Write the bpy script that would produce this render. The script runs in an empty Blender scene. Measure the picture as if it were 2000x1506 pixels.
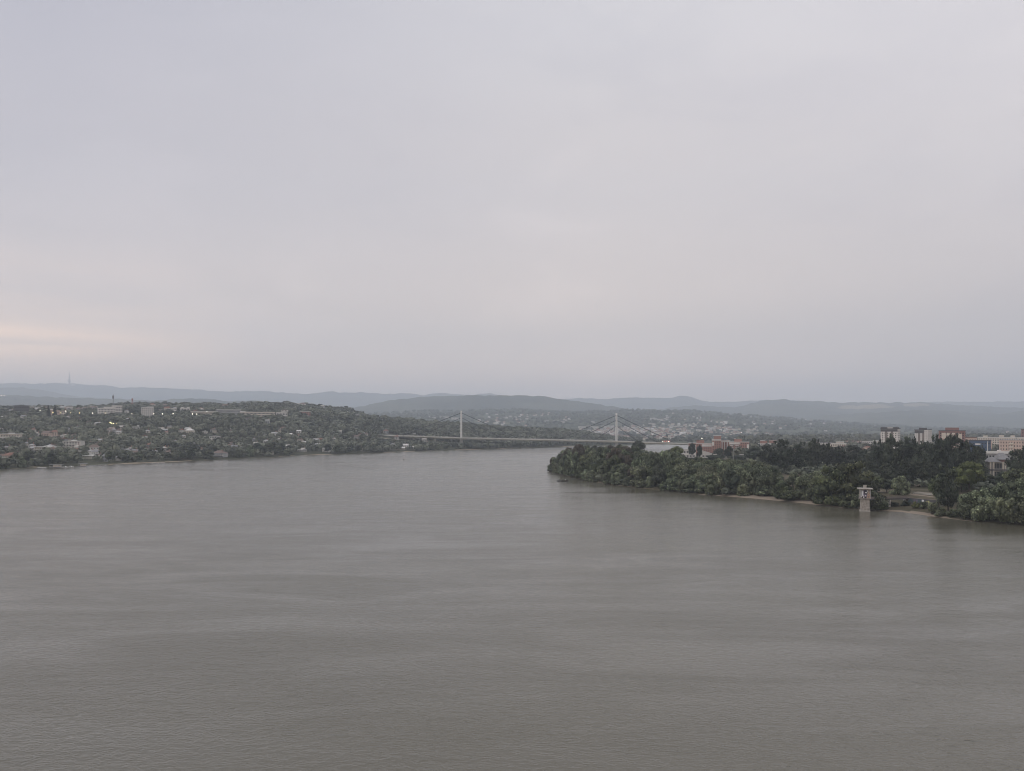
import bpy, math, random
import numpy as np
from math import radians, sin, cos, pi, sqrt
from mathutils import Vector

rng = np.random.default_rng(7)
random.seed(7)
scene = bpy.context.scene
col = scene.collection

# ------------------------------------------------------------------ camera, sky, sun, exposure
F, CX, YH, H = 1700.0, 1000.0, 837.0, 45.0      # focal length (px of a 2000 px wide picture), horizon row, eye height
cam_d = bpy.data.cameras.new('camera')
cam = bpy.data.objects.new('camera', cam_d)
col.objects.link(cam)
cam.location = (0, 0, H)
cam.rotation_euler = (pi/2, 0, 0)
cam_d.sensor_fit = 'HORIZONTAL'
cam_d.sensor_width = 36.0
cam_d.lens = 36.0*F/2000.0
cam_d.shift_y = (YH-753.0)/2000.0
cam_d.clip_start = 1.0
cam_d.clip_end = 60000.0
scene.camera = cam

SUN_EL, SUN_AZ = radians(48), radians(-100)      # high at the left, raised to light the crown tops
world = bpy.data.worlds.new('World')
scene.world = world
world.use_nodes = True
wn, wl = world.node_tree.nodes, world.node_tree.links
wn.clear()
def W(t, **kw):
    n = wn.new(t)
    for k, v in kw.items():
        setattr(n, k, v)
    return n
def wmath(op, a, b=None, clamp=False):
    n = W('ShaderNodeMath', operation=op, use_clamp=clamp)
    for i, v in enumerate((a, b)):
        if v is None: continue
        if isinstance(v, (int, float)): n.inputs[i].default_value = v
        else: wl.new(v, n.inputs[i])
    return n.outputs[0]
def wmix(f, a, b):
    n = W('ShaderNodeMix', data_type='RGBA')
    for i, v in ((0, f), (6, a), (7, b)):
        if isinstance(v, (int, float)): n.inputs[i].default_value = v
        elif isinstance(v, tuple): n.inputs[i].default_value = (*v, 1)
        else: wl.new(v, n.inputs[i])
    return n.outputs[2]
def wramp(f, stops, interp='EASE'):
    n = W('ShaderNodeValToRGB')
    n.color_ramp.interpolation = interp
    e = n.color_ramp.elements
    while len(e) < len(stops): e.new(0.5)
    for el, (p, c) in zip(e, stops):
        el.position = p
        el.color = (*c, 1) if isinstance(c, tuple) else (c, c, c, 1)
    wl.new(f, n.inputs[0])
    return n.outputs[0]
tc = W('ShaderNodeTexCoord')
nrm = W('ShaderNodeVectorMath', operation='NORMALIZE')
wl.new(tc.outputs['Generated'], nrm.inputs[0])
dirv = nrm.outputs[0]
sp = W('ShaderNodeSeparateXYZ')
wl.new(dirv, sp.inputs[0])
def wnoise(scale, detail, rough=0.5, stretch=1.0, dist=0.0, loc=(0, 0, 0)):
    m = W('ShaderNodeMapping')
    m.inputs['Scale'].default_value = (1, 1, stretch)
    m.inputs['Location'].default_value = loc
    wl.new(dirv, m.inputs[0])
    n = W('ShaderNodeTexNoise')
    n.inputs['Scale'].default_value = scale
    n.inputs['Detail'].default_value = detail
    n.inputs['Roughness'].default_value = rough
    n.inputs['Distortion'].default_value = dist
    wl.new(m.outputs[0], n.inputs['Vector'])
    return n.outputs['Fac']
zc = wmath('MAXIMUM', sp.outputs['Z'], 0.0)
# azimuth, -1 (left) .. 1 (right)
azn = wmath('ARCTAN2', sp.outputs['X'], sp.outputs['Y'])
SKY_GAIN = 1.0
low = wramp(zc, [(0.0, (1.80, 1.26, 0.90)), (0.035, (1.140, 0.855, 0.670)), (0.11, (0.705, 0.602, 0.543)), (0.28, (0.592, 0.550, 0.547)), (0.45, (0.600, 0.582, 0.600)), (1.0, (0.96, 0.945, 0.98))])
# broad cloud masses
n1 = wnoise(1.9, 3.0, 0.45, 1.6, 0.3, (0.3, 0.0, 0.15))
n2 = wnoise(5.0, 5.0, 0.55, 3.2, 0.5, (1.7, 0.2, 0.4))
cl = wmath('ADD', wmath('MULTIPLY', n1, 0.6), wmath('MULTIPLY', n2, 0.4))
shade = wramp(cl, [(0.36, (0.91, 0.915, 0.935)), (0.50, (0.99, 0.99, 0.99)), (0.64, (1.075, 1.065, 1.06))])
mul = W('ShaderNodeMix', data_type='RGBA', blend_type='MULTIPLY')
mul.inputs[0].default_value = 1.0
wl.new(low, mul.inputs[6]); wl.new(shade, mul.inputs[7])
clouds = mul.outputs[2]
# bluer, thinner veil towards the upper left, greyer low right
fl = wmath('MULTIPLY', wramp(azn, [(0.0, 0.0), (1.0, 0.0)]), 1.0)
leftness = wmath('MULTIPLY', wmath('SUBTRACT', 0.10, azn), 1.7, clamp=True)
hi = wmath('MULTIPLY', zc, 2.2, clamp=True)
clouds = wmix(wmath('MULTIPLY', wmath('MULTIPLY', leftness, hi), 0.92), clouds, (0.372, 0.368, 0.425))
rightness = wmath('MULTIPLY', wmath('SUBTRACT', azn, 0.10), 1.9, clamp=True)
lowband = wmath('SUBTRACT', 1.0, wmath('MULTIPLY', zc, 3.0), clamp=True)
clouds = wmix(wmath('MULTIPLY', wmath('MULTIPLY', rightness, lowband), 0.9), clouds, (0.400, 0.350, 0.340))
clouds = wmix(wmath('MULTIPLY', wmath('MULTIPLY', rightness, hi), 0.65), clouds, (0.700, 0.660, 0.672))
# warm break in the cloud low at the left
n3 = wnoise(3.2, 5.0, 0.55, 9.0, 0.4, (0.2, 0.5, 0.3))
gl = wmath('MULTIPLY', wmath('SUBTRACT', -0.29, azn), 3.6, clamp=True)
gb = wramp(zc, [(0.0, 0.70), (0.05, 0.85), (0.092, 1.0), (0.112, 0.32), (0.140, 0.10), (0.155, 0.14), (0.20, 0.0)])
gn = wramp(n3, [(0.34, 0.25), (0.62, 1.0)])
glow = wmath('MULTIPLY', wmath('MULTIPLY', gl, gb), gn)
clouds = wmix(wmath('MULTIPLY', glow, 0.95), clouds, (1.50, 1.05, 0.74))
bg_c = W('ShaderNodeBackground')
bg_c.inputs['Strength'].default_value = SKY_GAIN
wl.new(clouds, bg_c.inputs['Color'])
sky = W('ShaderNodeTexSky', sky_type='NISHITA')
sky.sun_disc = False
sky.sun_elevation = SUN_EL
sky.sun_rotation = SUN_AZ
bg_s = W('ShaderNodeBackground')
bg_s.inputs['Strength'].default_value = 0.10
wl.new(sky.outputs[0], bg_s.inputs['Color'])
ms = W('ShaderNodeMixShader')
ms.inputs[0].default_value = 0.93             # cloud cover
wl.new(bg_s.outputs[0], ms.inputs[1]); wl.new(bg_c.outputs[0], ms.inputs[2])
wo = W('ShaderNodeOutputWorld')
wl.new(ms.outputs[0], wo.inputs['Surface'])

sun_d = bpy.data.lights.new('sun', 'SUN')
sun_d.energy = 1.25
sun_d.angle = radians(60)
sun_d.color = (1.0, 0.95, 0.9)
sun = bpy.data.objects.new('sun', sun_d)
col.objects.link(sun)
sd = Vector((sin(SUN_AZ)*cos(SUN_EL), cos(SUN_AZ)*cos(SUN_EL), sin(SUN_EL)))
sun.rotation_euler = (-sd).to_track_quat('-Z', 'Y').to_euler()
sun.location = (-300, 300, 400)

vs = scene.view_settings
vs.view_transform = 'Standard'
vs.look = 'None'
vs.exposure = 0.36
vs.gamma = 1.0
vs.use_curve_mapping = False
scene.cycles.use_denoising = True
scene.cycles.max_bounces = 6
scene.cycles.volume_bounces = 2
scene.cycles.use_preview_denoising = False
scene.cycles.filter_width = 0.95

HAZE_DENSITY, HAZE_COL, HAZE_G = 0.98e-4, (0.780, 0.865, 0.975), 0.1

# ------------------------------------------------------------------ helpers
def px_point(px, py, d):
    return ((px-CX)/F*d, d, H+(YH-py)/F*d)
def link(o):
    col.objects.link(o); return o
def tag(o, label=None, cat=None, group=None, kind=None):
    if label: o['label'] = label
    if cat: o['category'] = cat
    if group: o['group'] = group
    if kind: o['kind'] = kind
    return o
def empty(name, loc, rz, label, cat, group=None):
    o = bpy.data.objects.new(name, None)
    o.empty_display_size = 1
    o.location = loc; o.rotation_euler = (0, 0, rz)
    return tag(link(o), label, cat, group)

class MB:
    def __init__(s): s.v, s.f, s.m = [], [], []
    def box(s, x0, x1, y0, y1, z0, z1, m=0):
        b = len(s.v)
        s.v += [(x0,y0,z0),(x1,y0,z0),(x1,y1,z0),(x0,y1,z0),(x0,y0,z1),(x1,y0,z1),(x1,y1,z1),(x0,y1,z1)]
        for q in ((0,3,2,1),(4,5,6,7),(0,1,5,4),(1,2,6,5),(2,3,7,6),(3,0,4,7)):
            s.f.append(tuple(b+i for i in q)); s.m.append(m)
        return s
    def hip(s, x0, x1, y0, y1, z0, z1, inset=0.5, m=0):
        # hipped roof with the ridge along x (inset 0 = gable)
        b = len(s.v); w = (y1-y0)*inset; ym = (y0+y1)/2
        s.v += [(x0,y0,z0),(x1,y0,z0),(x1,y1,z0),(x0,y1,z0),(x0+w,ym,z1),(x1-w,ym,z1)]
        for q in ((0,3,2,1),(0,1,5,4),(1,2,5),(2,3,4,5),(3,0,4)):
            s.f.append(tuple(b+i for i in q)); s.m.append(m)
        return s
    def tube(s, pts, rad, n=6, m=0, cap=True):
        rings = []
        for i, p in enumerate(pts):
            p = Vector(p)
            a = Vector(pts[max(i-1,0)]); c = Vector(pts[min(i+1,len(pts)-1)])
            t = (c-a).normalized()
            u = t.cross(Vector((0,0,1)))
            if u.length < 1e-3: u = Vector((1,0,0))
            u.normalize(); w = t.cross(u)
            r = rad[i] if isinstance(rad, (list, tuple)) else rad
            b = len(s.v)
            for k in range(n):
                q = p+u*(r*cos(2*pi*k/n))+w*(r*sin(2*pi*k/n))
                s.v.append(tuple(q))
            rings.append(b)
        for a, b in zip(rings, rings[1:]):
            for k in range(n):
                s.f.append((a+k, a+(k+1)%n, b+(k+1)%n, b+k)); s.m.append(m)
        if cap:
            s.f.append(tuple(rings[0]+k for k in range(n))[::-1]); s.m.append(m)
            s.f.append(tuple(rings[-1]+k for k in range(n))); s.m.append(m)
        return s
    def poly(s, pts, m=0):
        b = len(s.v); s.v += [tuple(p) for p in pts]
        s.f.append(tuple(range(b, b+len(pts)))); s.m.append(m); return s
    def prism(s, pts, y0, y1, m=0):
        # outline in the x-z plane, extruded along y
        n = len(pts); b = len(s.v)
        s.v += [(x, y0, z) for x, z in pts]+[(x, y1, z) for x, z in pts]
        s.f.append(tuple(b+i for i in range(n))); s.m.append(m)
        s.f.append(tuple(b+n+i for i in range(n))[::-1]); s.m.append(m)
        for i in range(n):
            j = (i+1) % n
            s.f.append((b+j, b+i, b+n+i, b+n+j)); s.m.append(m)
        return s
    def mesh(s, name, mats):
        me = bpy.data.meshes.new(name)
        me.from_pydata(s.v, [], s.f)
        for m in (mats if isinstance(mats, (list, tuple)) else [mats]): me.materials.append(m)
        me.polygons.foreach_set('material_index', s.m)
        me.update()
        return me
    def build(s, name, mats, parent=None, loc=(0,0,0), rz=0):
        o = bpy.data.objects.new(name, s.mesh(name, mats))
        link(o); o.location = loc; o.rotation_euler = (0,0,rz)
        if parent: o.parent = parent
        return o
def fast_mesh(name, V, Q, mats, tone=None, attr='tone', midx=None, smooth=False):
    V = np.asarray(V, np.float32).reshape(-1, 3); Q = np.asarray(Q, np.int32)
    n, k = Q.shape
    me = bpy.data.meshes.new(name)
    me.vertices.add(len(V)); me.vertices.foreach_set('co', V.ravel())
    me.loops.add(n*k); me.loops.foreach_set('vertex_index', Q.ravel())
    me.polygons.add(n)
    me.polygons.foreach_set('loop_start', np.arange(0, n*k, k, dtype=np.int32))
    if smooth: me.polygons.foreach_set('use_smooth', np.ones(n, bool))
    for m in (mats if isinstance(mats, (list, tuple)) else [mats]): me.materials.append(m)
    if midx is not None: me.polygons.foreach_set('material_index', np.asarray(midx, np.int32))
    if tone is not None:
        dom = 'FACE' if len(tone) == n else 'POINT'
        a = me.attributes.new(attr, 'FLOAT', dom)
        a.data.foreach_set('value', np.asarray(tone, np.float32))
    me.update(calc_edges=True)
    me.validate()
    return me

# value noise
def _h(i, j, s):
    v = np.sin(i*127.1+j*311.7+s*74.7)*43758.5453
    return v-np.floor(v)
def vnoise(x, y, s=0):
    xi, yi = np.floor(x), np.floor(y)
    fx, fy = x-xi, y-yi
    fx = fx*fx*(3-2*fx); fy = fy*fy*(3-2*fy)
    a, b, c, d = _h(xi,yi,s), _h(xi+1,yi,s), _h(xi,yi+1,s), _h(xi+1,yi+1,s)
    return (a*(1-fx)+b*fx)*(1-fy)+(c*(1-fx)+d*fx)*fy
def fbm(x, y, s=0, o=4):
    t, a, n = 0.0, 0.5, 0.0
    for k in range(o):
        t = t+a*vnoise(x*2**k, y*2**k, s+k); n += a; a *= 0.5
    return t/n-0.5

# ------------------------------------------------------------------ materials
def mat(name, color, rough=0.8, noise=None, bump=None, spec=0.3, metallic=0.0, emit=None):
    m = bpy.data.materials.new(name); m.use_nodes = True
    nt = m.node_tree; b = nt.nodes['Principled BSDF']
    b.inputs['Base Color'].default_value = (*color, 1)
    b.inputs['Roughness'].default_value = rough
    b.inputs['Specular IOR Level'].default_value = spec
    b.inputs['Metallic'].default_value = metallic
    if emit:
        b.inputs['Emission Color'].default_value = (*emit[0], 1)
        b.inputs['Emission Strength'].default_value = emit[1]
    if noise:      # (scale, amount) mottling by weather and grain
        sc, am = noise
        t = nt.nodes.new('ShaderNodeTexCoord'); n = nt.nodes.new('ShaderNodeTexNoise')
        n.inputs['Scale'].default_value = sc; n.inputs['Detail'].default_value = 5
        nt.links.new(t.outputs['Object'], n.inputs['Vector'])
        r = nt.nodes.new('ShaderNodeMapRange')
        r.inputs[1].default_value = 0.3; r.inputs[2].default_value = 0.7
        r.inputs[3].default_value = 1-am; r.inputs[4].default_value = 1+am
        nt.links.new(n.outputs['Fac'], r.inputs[0])
        v = nt.nodes.new('ShaderNodeVectorMath'); v.operation = 'SCALE'
        v.inputs[0].default_value = color
        nt.links.new(r.outputs[0], v.inputs['Scale'])
        nt.links.new(v.outputs[0], b.inputs['Base Color'])
        if bump:
            bp = nt.nodes.new('ShaderNodeBump'); bp.inputs['Distance'].default_value = bump
            nt.links.new(n.outputs['Fac'], bp.inputs['Height'])
            nt.links.new(bp.outputs[0], b.inputs['Normal'])
    return m
def foliage(name, dark, light, hue=0.25):
    m = bpy.data.materials.new(name); m.use_nodes = True
    nt = m.node_tree; b = nt.nodes['Principled BSDF']
    b.inputs['Roughness'].default_value = 0.65
    b.inputs['Specular IOR Level'].default_value = 0.25
    a = nt.nodes.new('ShaderNodeAttribute'); a.attribute_name = 'tone'
    x = nt.nodes.new('ShaderNodeMix'); x.data_type = 'RGBA'
    x.inputs[6].default_value = (*dark, 1); x.inputs[7].default_value = (*light, 1)
    nt.links.new(a.outputs['Fac'], x.inputs[0])
    oi = nt.nodes.new('ShaderNodeObjectInfo')
    hs = nt.nodes.new('ShaderNodeHueSaturation')
    mr = nt.nodes.new('ShaderNodeMapRange'); mr.inputs[3].default_value = 1-hue; mr.inputs[4].default_value = 1+hue
    nt.links.new(oi.outputs['Random'], mr.inputs[0])
    nt.links.new(mr.outputs[0], hs.inputs['Value'])
    w = nt.nodes.new('ShaderNodeMath'); w.operation = 'MULTIPLY'; w.inputs[1].default_value = 7.31
    fr = nt.nodes.new('ShaderNodeMath'); fr.operation = 'FRACT'
    nt.links.new(oi.outputs['Random'], w.inputs[0]); nt.links.new(w.outputs[0], fr.inputs[0])
    mh = nt.nodes.new('ShaderNodeMapRange'); mh.inputs[3].default_value = 0.475; mh.inputs[4].default_value = 0.52
    nt.links.new(fr.outputs[0], mh.inputs[0]); nt.links.new(mh.outputs[0], hs.inputs['Hue'])
    nt.links.new(x.outputs[2], hs.inputs['Color'])
    nt.links.new(hs.outputs[0], b.inputs['Base Color'])
    return m
M = dict(
    willow=foliage('willow_leaf', (0.014,0.020,0.009), (0.270,0.310,0.190), 0.36),
    poplar=foliage('poplar_leaf', (0.008,0.013,0.008), (0.090,0.110,0.072), 0.2),
    olive=foliage('olive_leaf', (0.012,0.018,0.007), (0.180,0.210,0.105), 0.2),
    lime=foliage('lime_leaf', (0.060,0.072,0.026), (0.140,0.150,0.055), 0.1),
    brown=foliage('brown_leaf', (0.050,0.045,0.032), (0.100,0.085,0.062), 0.15),
    broad=foliage('broad_leaf', (0.016,0.022,0.012), (0.165,0.190,0.120)),
    conifer=foliage('conifer_leaf', (0.016,0.022,0.018), (0.036,0.045,0.034)),
    wood=foliage('wood_leaf', (0.020,0.027,0.018), (0.165,0.180,0.130)),
    bark=mat('bark', (0.07,0.06,0.05), 0.9, (2.0, 0.3)),
    white=mat('white_render', (0.60,0.575,0.54), 0.85, (0.25, 0.08)),
    cream=mat('cream_render', (0.55,0.50,0.43), 0.85, (0.25, 0.10)),
    pink=mat('pink_render', (0.52,0.40,0.34), 0.85, (0.25, 0.08)),
    grey=mat('grey_render', (0.33,0.33,0.33), 0.85, (0.25, 0.10)),
    dgrey=mat('dark_cladding', (0.09,0.09,0.095), 0.7, (0.25, 0.10)),
    tower=mat('stained_concrete', (0.30,0.275,0.245), 0.9, (0.9, 0.38), 0.03),
    concrete=mat('concrete', (0.36,0.34,0.31), 0.9, (0.6, 0.18), 0.02),
    brick=mat('brick_facing', (0.33,0.190,0.155), 0.9, (0.4, 0.15)),
    bpanel=mat('brown_panel', (0.19,0.165,0.15), 0.85, (0.3, 0.1)),
    maroon=mat('maroon_render', (0.24,0.145,0.135), 0.85, (0.3, 0.1)),
    blue=mat('blue_cladding', (0.060,0.095,0.155), 0.5, (0.3, 0.08)),
    tile=mat('red_roof_tile', (0.19,0.105,0.082), 0.9, (0.8, 0.2)),
    btile=mat('brown_roof_tile', (0.15,0.115,0.10), 0.9, (0.8, 0.2)),
    slate=mat('grey_roof', (0.20,0.20,0.205), 0.8, (0.6, 0.15)),
    dimw=mat('dull_render', (0.36,0.35,0.335), 0.9, (0.25, 0.15)),
    proof=mat('pale_roof', (0.58,0.57,0.55), 0.8, (0.3, 0.1)),
    glass=mat('dark_glass', (0.035,0.04,0.045), 0.15, spec=0.5),
    steel=mat('bridge_paint', (0.78,0.77,0.73), 0.55, (0.15, 0.06)),
    deckedge=mat('deck_edge_paint', (0.54,0.52,0.47), 0.6, (0.15, 0.08)),
    girder=mat('girder_paint', (0.50,0.49,0.40), 0.6, (0.15, 0.08)),
    cable=mat('cable', (0.025,0.025,0.028), 0.6),
    asphalt=mat('asphalt', (0.05,0.05,0.05), 0.9, (0.5, 0.15)),
    black=mat('black_paint', (0.015,0.015,0.017), 0.6),
    gwhite=mat('white_spray', (0.70,0.71,0.73), 0.7),
    gskin=mat('tan_spray', (0.42,0.29,0.22), 0.7),
    gpurple=mat('mauve_spray', (0.13,0.11,0.16), 0.7),
    gteal=mat('teal_spray', (0.05,0.09,0.10), 0.7),
    glime=mat('yellow_spray', (0.40,0.40,0.20), 0.7),
    lampw=mat('white_lamp', (1,1,1), 0.5, emit=((1.0,0.92,0.75), 9.0)),
    lampy=mat('yellow_lamp', (1,0.9,0.5), 0.5, emit=((1.0,0.80,0.36), 9.0)),
    lampr=mat('red_lamp', (1,0.1,0.05), 0.5, emit=((1.0,0.25,0.18), 2.0)),
    cloth_w=mat('pale_cloth', (0.62,0.60,0.60), 0.9),
    cloth_d=mat('dark_cloth', (0.03,0.03,0.035), 0.9),
    skin=mat('skin', (0.42,0.27,0.20), 0.7),
    hull=mat('dark_hull', (0.05,0.045,0.04), 0.5),
    hullw=mat('white_hull', (0.66,0.66,0.65), 0.4),
    carw=mat('white_car', (0.6,0.6,0.6), 0.3, spec=0.5),
    card=mat('dark_car', (0.06,0.06,0.07), 0.3, spec=0.5),
    cary=mat('yellow_car', (0.5,0.40,0.06), 0.3, spec=0.5),
    rubber=mat('rubber', (0.02,0.02,0.02), 0.9),
    mast=mat('mast_steel', (0.16,0.16,0.17), 0.7),
    mastr=mat('mast_red', (0.32,0.15,0.13), 0.7),
)

# ground materials: leaf-litter / sand / field by a mesh attribute, broken up by noise
def ground_mat(name, c1, c2, csand, scale, bump=0.0, bscale=0.2):
    m = bpy.data.materials.new(name); m.use_nodes = True
    nt = m.node_tree; b = nt.nodes['Principled BSDF']
    b.inputs['Roughness'].default_value = 0.95; b.inputs['Specular IOR Level'].default_value = 0.1
    t = nt.nodes.new('ShaderNodeTexCoord')
    n = nt.nodes.new('ShaderNodeTexNoise'); n.inputs['Scale'].default_value = scale; n.inputs['Detail'].default_value = 7; n.inputs['Roughness'].default_value = 0.62
    nt.links.new(t.outputs['Object'], n.inputs['Vector'])
    r = nt.nodes.new('ShaderNodeMapRange'); r.inputs[1].default_value = 0.35; r.inputs[2].default_value = 0.65
    nt.links.new(n.outputs['Fac'], r.inputs[0])
    x = nt.nodes.new('ShaderNodeMix'); x.data_type = 'RGBA'
    x.inputs[6].default_value = (*c1,1); x.inputs[7].default_value = (*c2,1)
    nt.links.new(r.outputs[0], x.inputs[0])
    a = nt.nodes.new('ShaderNodeAttribute'); a.attribute_name = 'bare'
    n2 = nt.nodes.new('ShaderNodeTexNoise'); n2.inputs['Scale'].default_value = scale*6; n2.inputs['Detail'].default_value = 4
    nt.links.new(t.outputs['Object'], n2.inputs['Vector'])
    ad = nt.nodes.new('ShaderNodeMath'); ad.operation = 'ADD'
    mm = nt.nodes.new('ShaderNodeMath'); mm.operation = 'MULTIPLY_ADD'; mm.inputs[1].default_value = 0.8; mm.inputs[2].default_value = -0.4
    nt.links.new(n2.outputs['Fac'], mm.inputs[0]); nt.links.new(mm.outputs[0], ad.inputs[0]); nt.links.new(a.outputs['Fac'], ad.inputs[1])
    rr = nt.nodes.new('ShaderNodeMapRange'); rr.inputs[1].default_value = 0.4; rr.inputs[2].default_value = 0.6
    nt.links.new(ad.outputs[0], rr.inputs[0])
    y = nt.nodes.new('ShaderNodeMix'); y.data_type = 'RGBA'
    nt.links.new(rr.outputs[0], y.inputs[0]); nt.links.new(x.outputs[2], y.inputs[6]); y.inputs[7].default_value = (*csand,1)
    nt.links.new(y.outputs[2], b.inputs['Base Color'])
    if bump:
        n3 = nt.nodes.new('ShaderNodeTexNoise'); n3.inputs['Scale'].default_value = bscale; n3.inputs['Detail'].default_value = 4
        nt.links.new(t.outputs['Object'], n3.inputs['Vector'])
        bp = nt.nodes.new('ShaderNodeBump'); bp.inputs['Distance'].default_value = bump
        nt.links.new(n3.outputs['Fac'], bp.inputs['Height']); nt.links.new(bp.outputs[0], b.inputs['Normal'])
    return m
MG_bank = ground_mat('bank_ground', (0.045,0.045,0.028), (0.10,0.085,0.058), (0.215,0.180,0.145), 0.05)
MG_left = ground_mat('hillside_ground', (0.030,0.036,0.022), (0.070,0.070,0.045), (0.25,0.21,0.16), 0.03)
MG_sub = ground_mat('suburb_ground', (0.040,0.050,0.032), (0.085,0.092,0.058), (0.26,0.22,0.15), 0.006, 6.0, 0.05)
MG_far = ground_mat('far_forest', (0.018,0.027,0.019), (0.085,0.090,0.058), (0.25,0.21,0.14), 0.0016, 18.0, 0.02)

def water_mat():
    m = bpy.data.materials.new('muddy_water'); m.use_nodes = True
    nt = m.node_tree; b = nt.nodes['Principled BSDF']
    N = nt.nodes.new; L = nt.links.new
    b.inputs['IOR'].default_value = 1.333
    b.inputs['Specular IOR Level'].default_value = 0.62
    t = N('ShaderNodeTexCoord')
    def noise(scale, sx, sy, detail, rough=0.55, rot=0.0, dist=0.0):
        mp = N('ShaderNodeMapping'); mp.inputs['Scale'].default_value = (sx, sy, 1); mp.inputs['Rotation'].default_value = (0,0,rot)
        L(t.outputs['Object'], mp.inputs[0])
        n = N('ShaderNodeTexNoise'); n.inputs['Scale'].default_value = scale; n.inputs['Detail'].default_value = detail
        n.inputs['Roughness'].default_value = rough; n.inputs['Distortion'].default_value = dist
        L(mp.outputs[0], n.inputs['Vector']); return n.outputs['Fac']
    def mr(s, a, c, d, e):
        r = N('ShaderNodeMapRange'); r.inputs[1].default_value = a; r.inputs[2].default_value = c; r.inputs[3].default_value = d; r.inputs[4].default_value = e
        L(s, r.inputs[0]); return r.outputs[0]
    big = noise(0.010, 0.45, 1.0, 4, 0.55, radians(-14), 0.6)      # slow slicks along the current
    mid = noise(0.045, 0.30, 1.0, 5, 0.62, radians(-8), 0.8)
    swl = noise(0.16, 0.55, 1.0, 4, 0.62, radians(6), 0.4)          # long low waves
    ch = noise(0.62, 0.75, 1.0, 3, 0.6, radians(14), 0.3)           # wavelets
    rip = noise(1.9, 0.7, 1.0, 2, 0.6, radians(22))
    x = N('ShaderNodeMix'); x.data_type = 'RGBA'                    # colour of the silt
    x.inputs[6].default_value = (0.080,0.074,0.054,1); x.inputs[7].default_value = (0.104,0.098,0.074,1)
    L(mr(big, 0.35, 0.65, 0, 1), x.inputs[0]); L(x.outputs[2], b.inputs['Base Color'])
    L(mr(mid, 0.38, 0.62, 0.11, 0.24), b.inputs['Roughness'])
    st = N('ShaderNodeMath'); st.operation = 'MULTIPLY'
    L(mr(big, 0.36, 0.62, 0.72, 1.1), st.inputs[0]); L(mr(mid, 0.36, 0.64, 0.55, 1.2), st.inputs[1])
    prev = None
    for src, dist in ((swl, 0.19), (ch, 0.25), (rip, 0.10)):
        bp = N('ShaderNodeBump'); bp.inputs['Distance'].default_value = dist
        L(st.outputs[0], bp.inputs['Strength']); L(src, bp.inputs['Height'])
        if prev: L(prev, bp.inputs['Normal'])
        prev = bp.outputs[0]
    L(prev, b.inputs['Normal'])
    return m
M_water = water_mat()

# ------------------------------------------------------------------ terrain
def I(tab):
    xs = np.array([p[0] for p in tab], float); ys = np.array([p[1] for p in tab], float)
    return lambda x: np.interp(x, xs, ys)
def smooth_I(tab, w=14.0):
    f = I(tab)
    def g(x):
        x = np.asarray(x, float)
        return sum(f(x+o*w)*k for o, k in ((-1,.25),(-.5,.25),(0,0.0),(.5,.25),(1,.25)))
    return g
def dshore(y, z=0.0): return (H-z)*F/(y-YH)

left_shore_y = I([(-900,965),(-300,931),(0,918),(60,914),(130,911.5),(200,908),(300,904),(400,899),(500,894),(600,889),(700,886),(800,882),(900,879),(1000,876),(1070,874),(1110,872.5),(1276,868),(1400,865.5),(1600,862.5),(2000,860),(2600,858.5),(3400,857.5)])
def ds_left(px): return dshore(left_shore_y(px))
E_y = smooth_I([(-900,818),(0,813),(300,813),(560,813),(620,817),(700,825),(760,832),(800,834),(900,838),(1000,843),(1100,847),(1160,853),(1220,862),(1300,864)], 20)
E_d = smooth_I([(-900,1650),(0,1750),(400,1850),(600,2000),(800,2200),(900,2300),(1070,2480),(1200,2620),(1300,2700)], 20)
R_y = smooth_I([(-900,806),(0,803),(200,799),(260,794),(300,794),(350,796),(400,794),(450,796),(500,793),(560,793),(600,796),(650,800),(680,804),(700,810),(720,816),(760,822),(800,825),(830,827),(900,831),(940,837),(1000,842),(1100,846),(1160,852),(1220,861),(1300,863)], 8)
def left_lines(px):
    s = ds_left(px); e = E_d(px); ze = H-(E_y(px)-YH)*e/F
    r = e+np.interp(px, [0,560,760,900,1300], [800,750,330,200,150]); zr = H-(R_y(px)-YH)*r/F
    return [(s-8, -1.2+0*s), (s+3, 0.5+0*s), (s+22, 2.2+0*s), (s+(e-s)*0.35, 2.2+(ze-2.2)*0.20), (s+(e-s)*0.7, 2.2+(ze-2.2)*0.66), (e, ze), (r, zr), (r+500, np.maximum(zr*0.3, 2.0)), (r+900, 1.5+0*s)]
def col_interp(lines, d):
    z = np.full(np.shape(d), lines[0][1].astype(float) if hasattr(lines[0][1],'astype') else lines[0][1], float)
    for (d0, z0), (d1, z1) in zip(lines, lines[1:]):
        t = np.clip((d-d0)/(d1-d0), 0, 1)
        z = np.where(d >= d0, z0+(z1-z0)*t, z)
    return z
def z_left(px, d):
    px = np.asarray(px, float); d = np.asarray(d, float)
    z = col_interp(left_lines(px), d)
    x = (px-CX)/F*d
    k = np.clip((d-ds_left(px)-30)/150, 0, 1)
    return z+k*(fbm(x/140, d/140, 3, 3)*14)*np.interp(px,[0,900,1240],[1,0.8,0.2])

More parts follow.
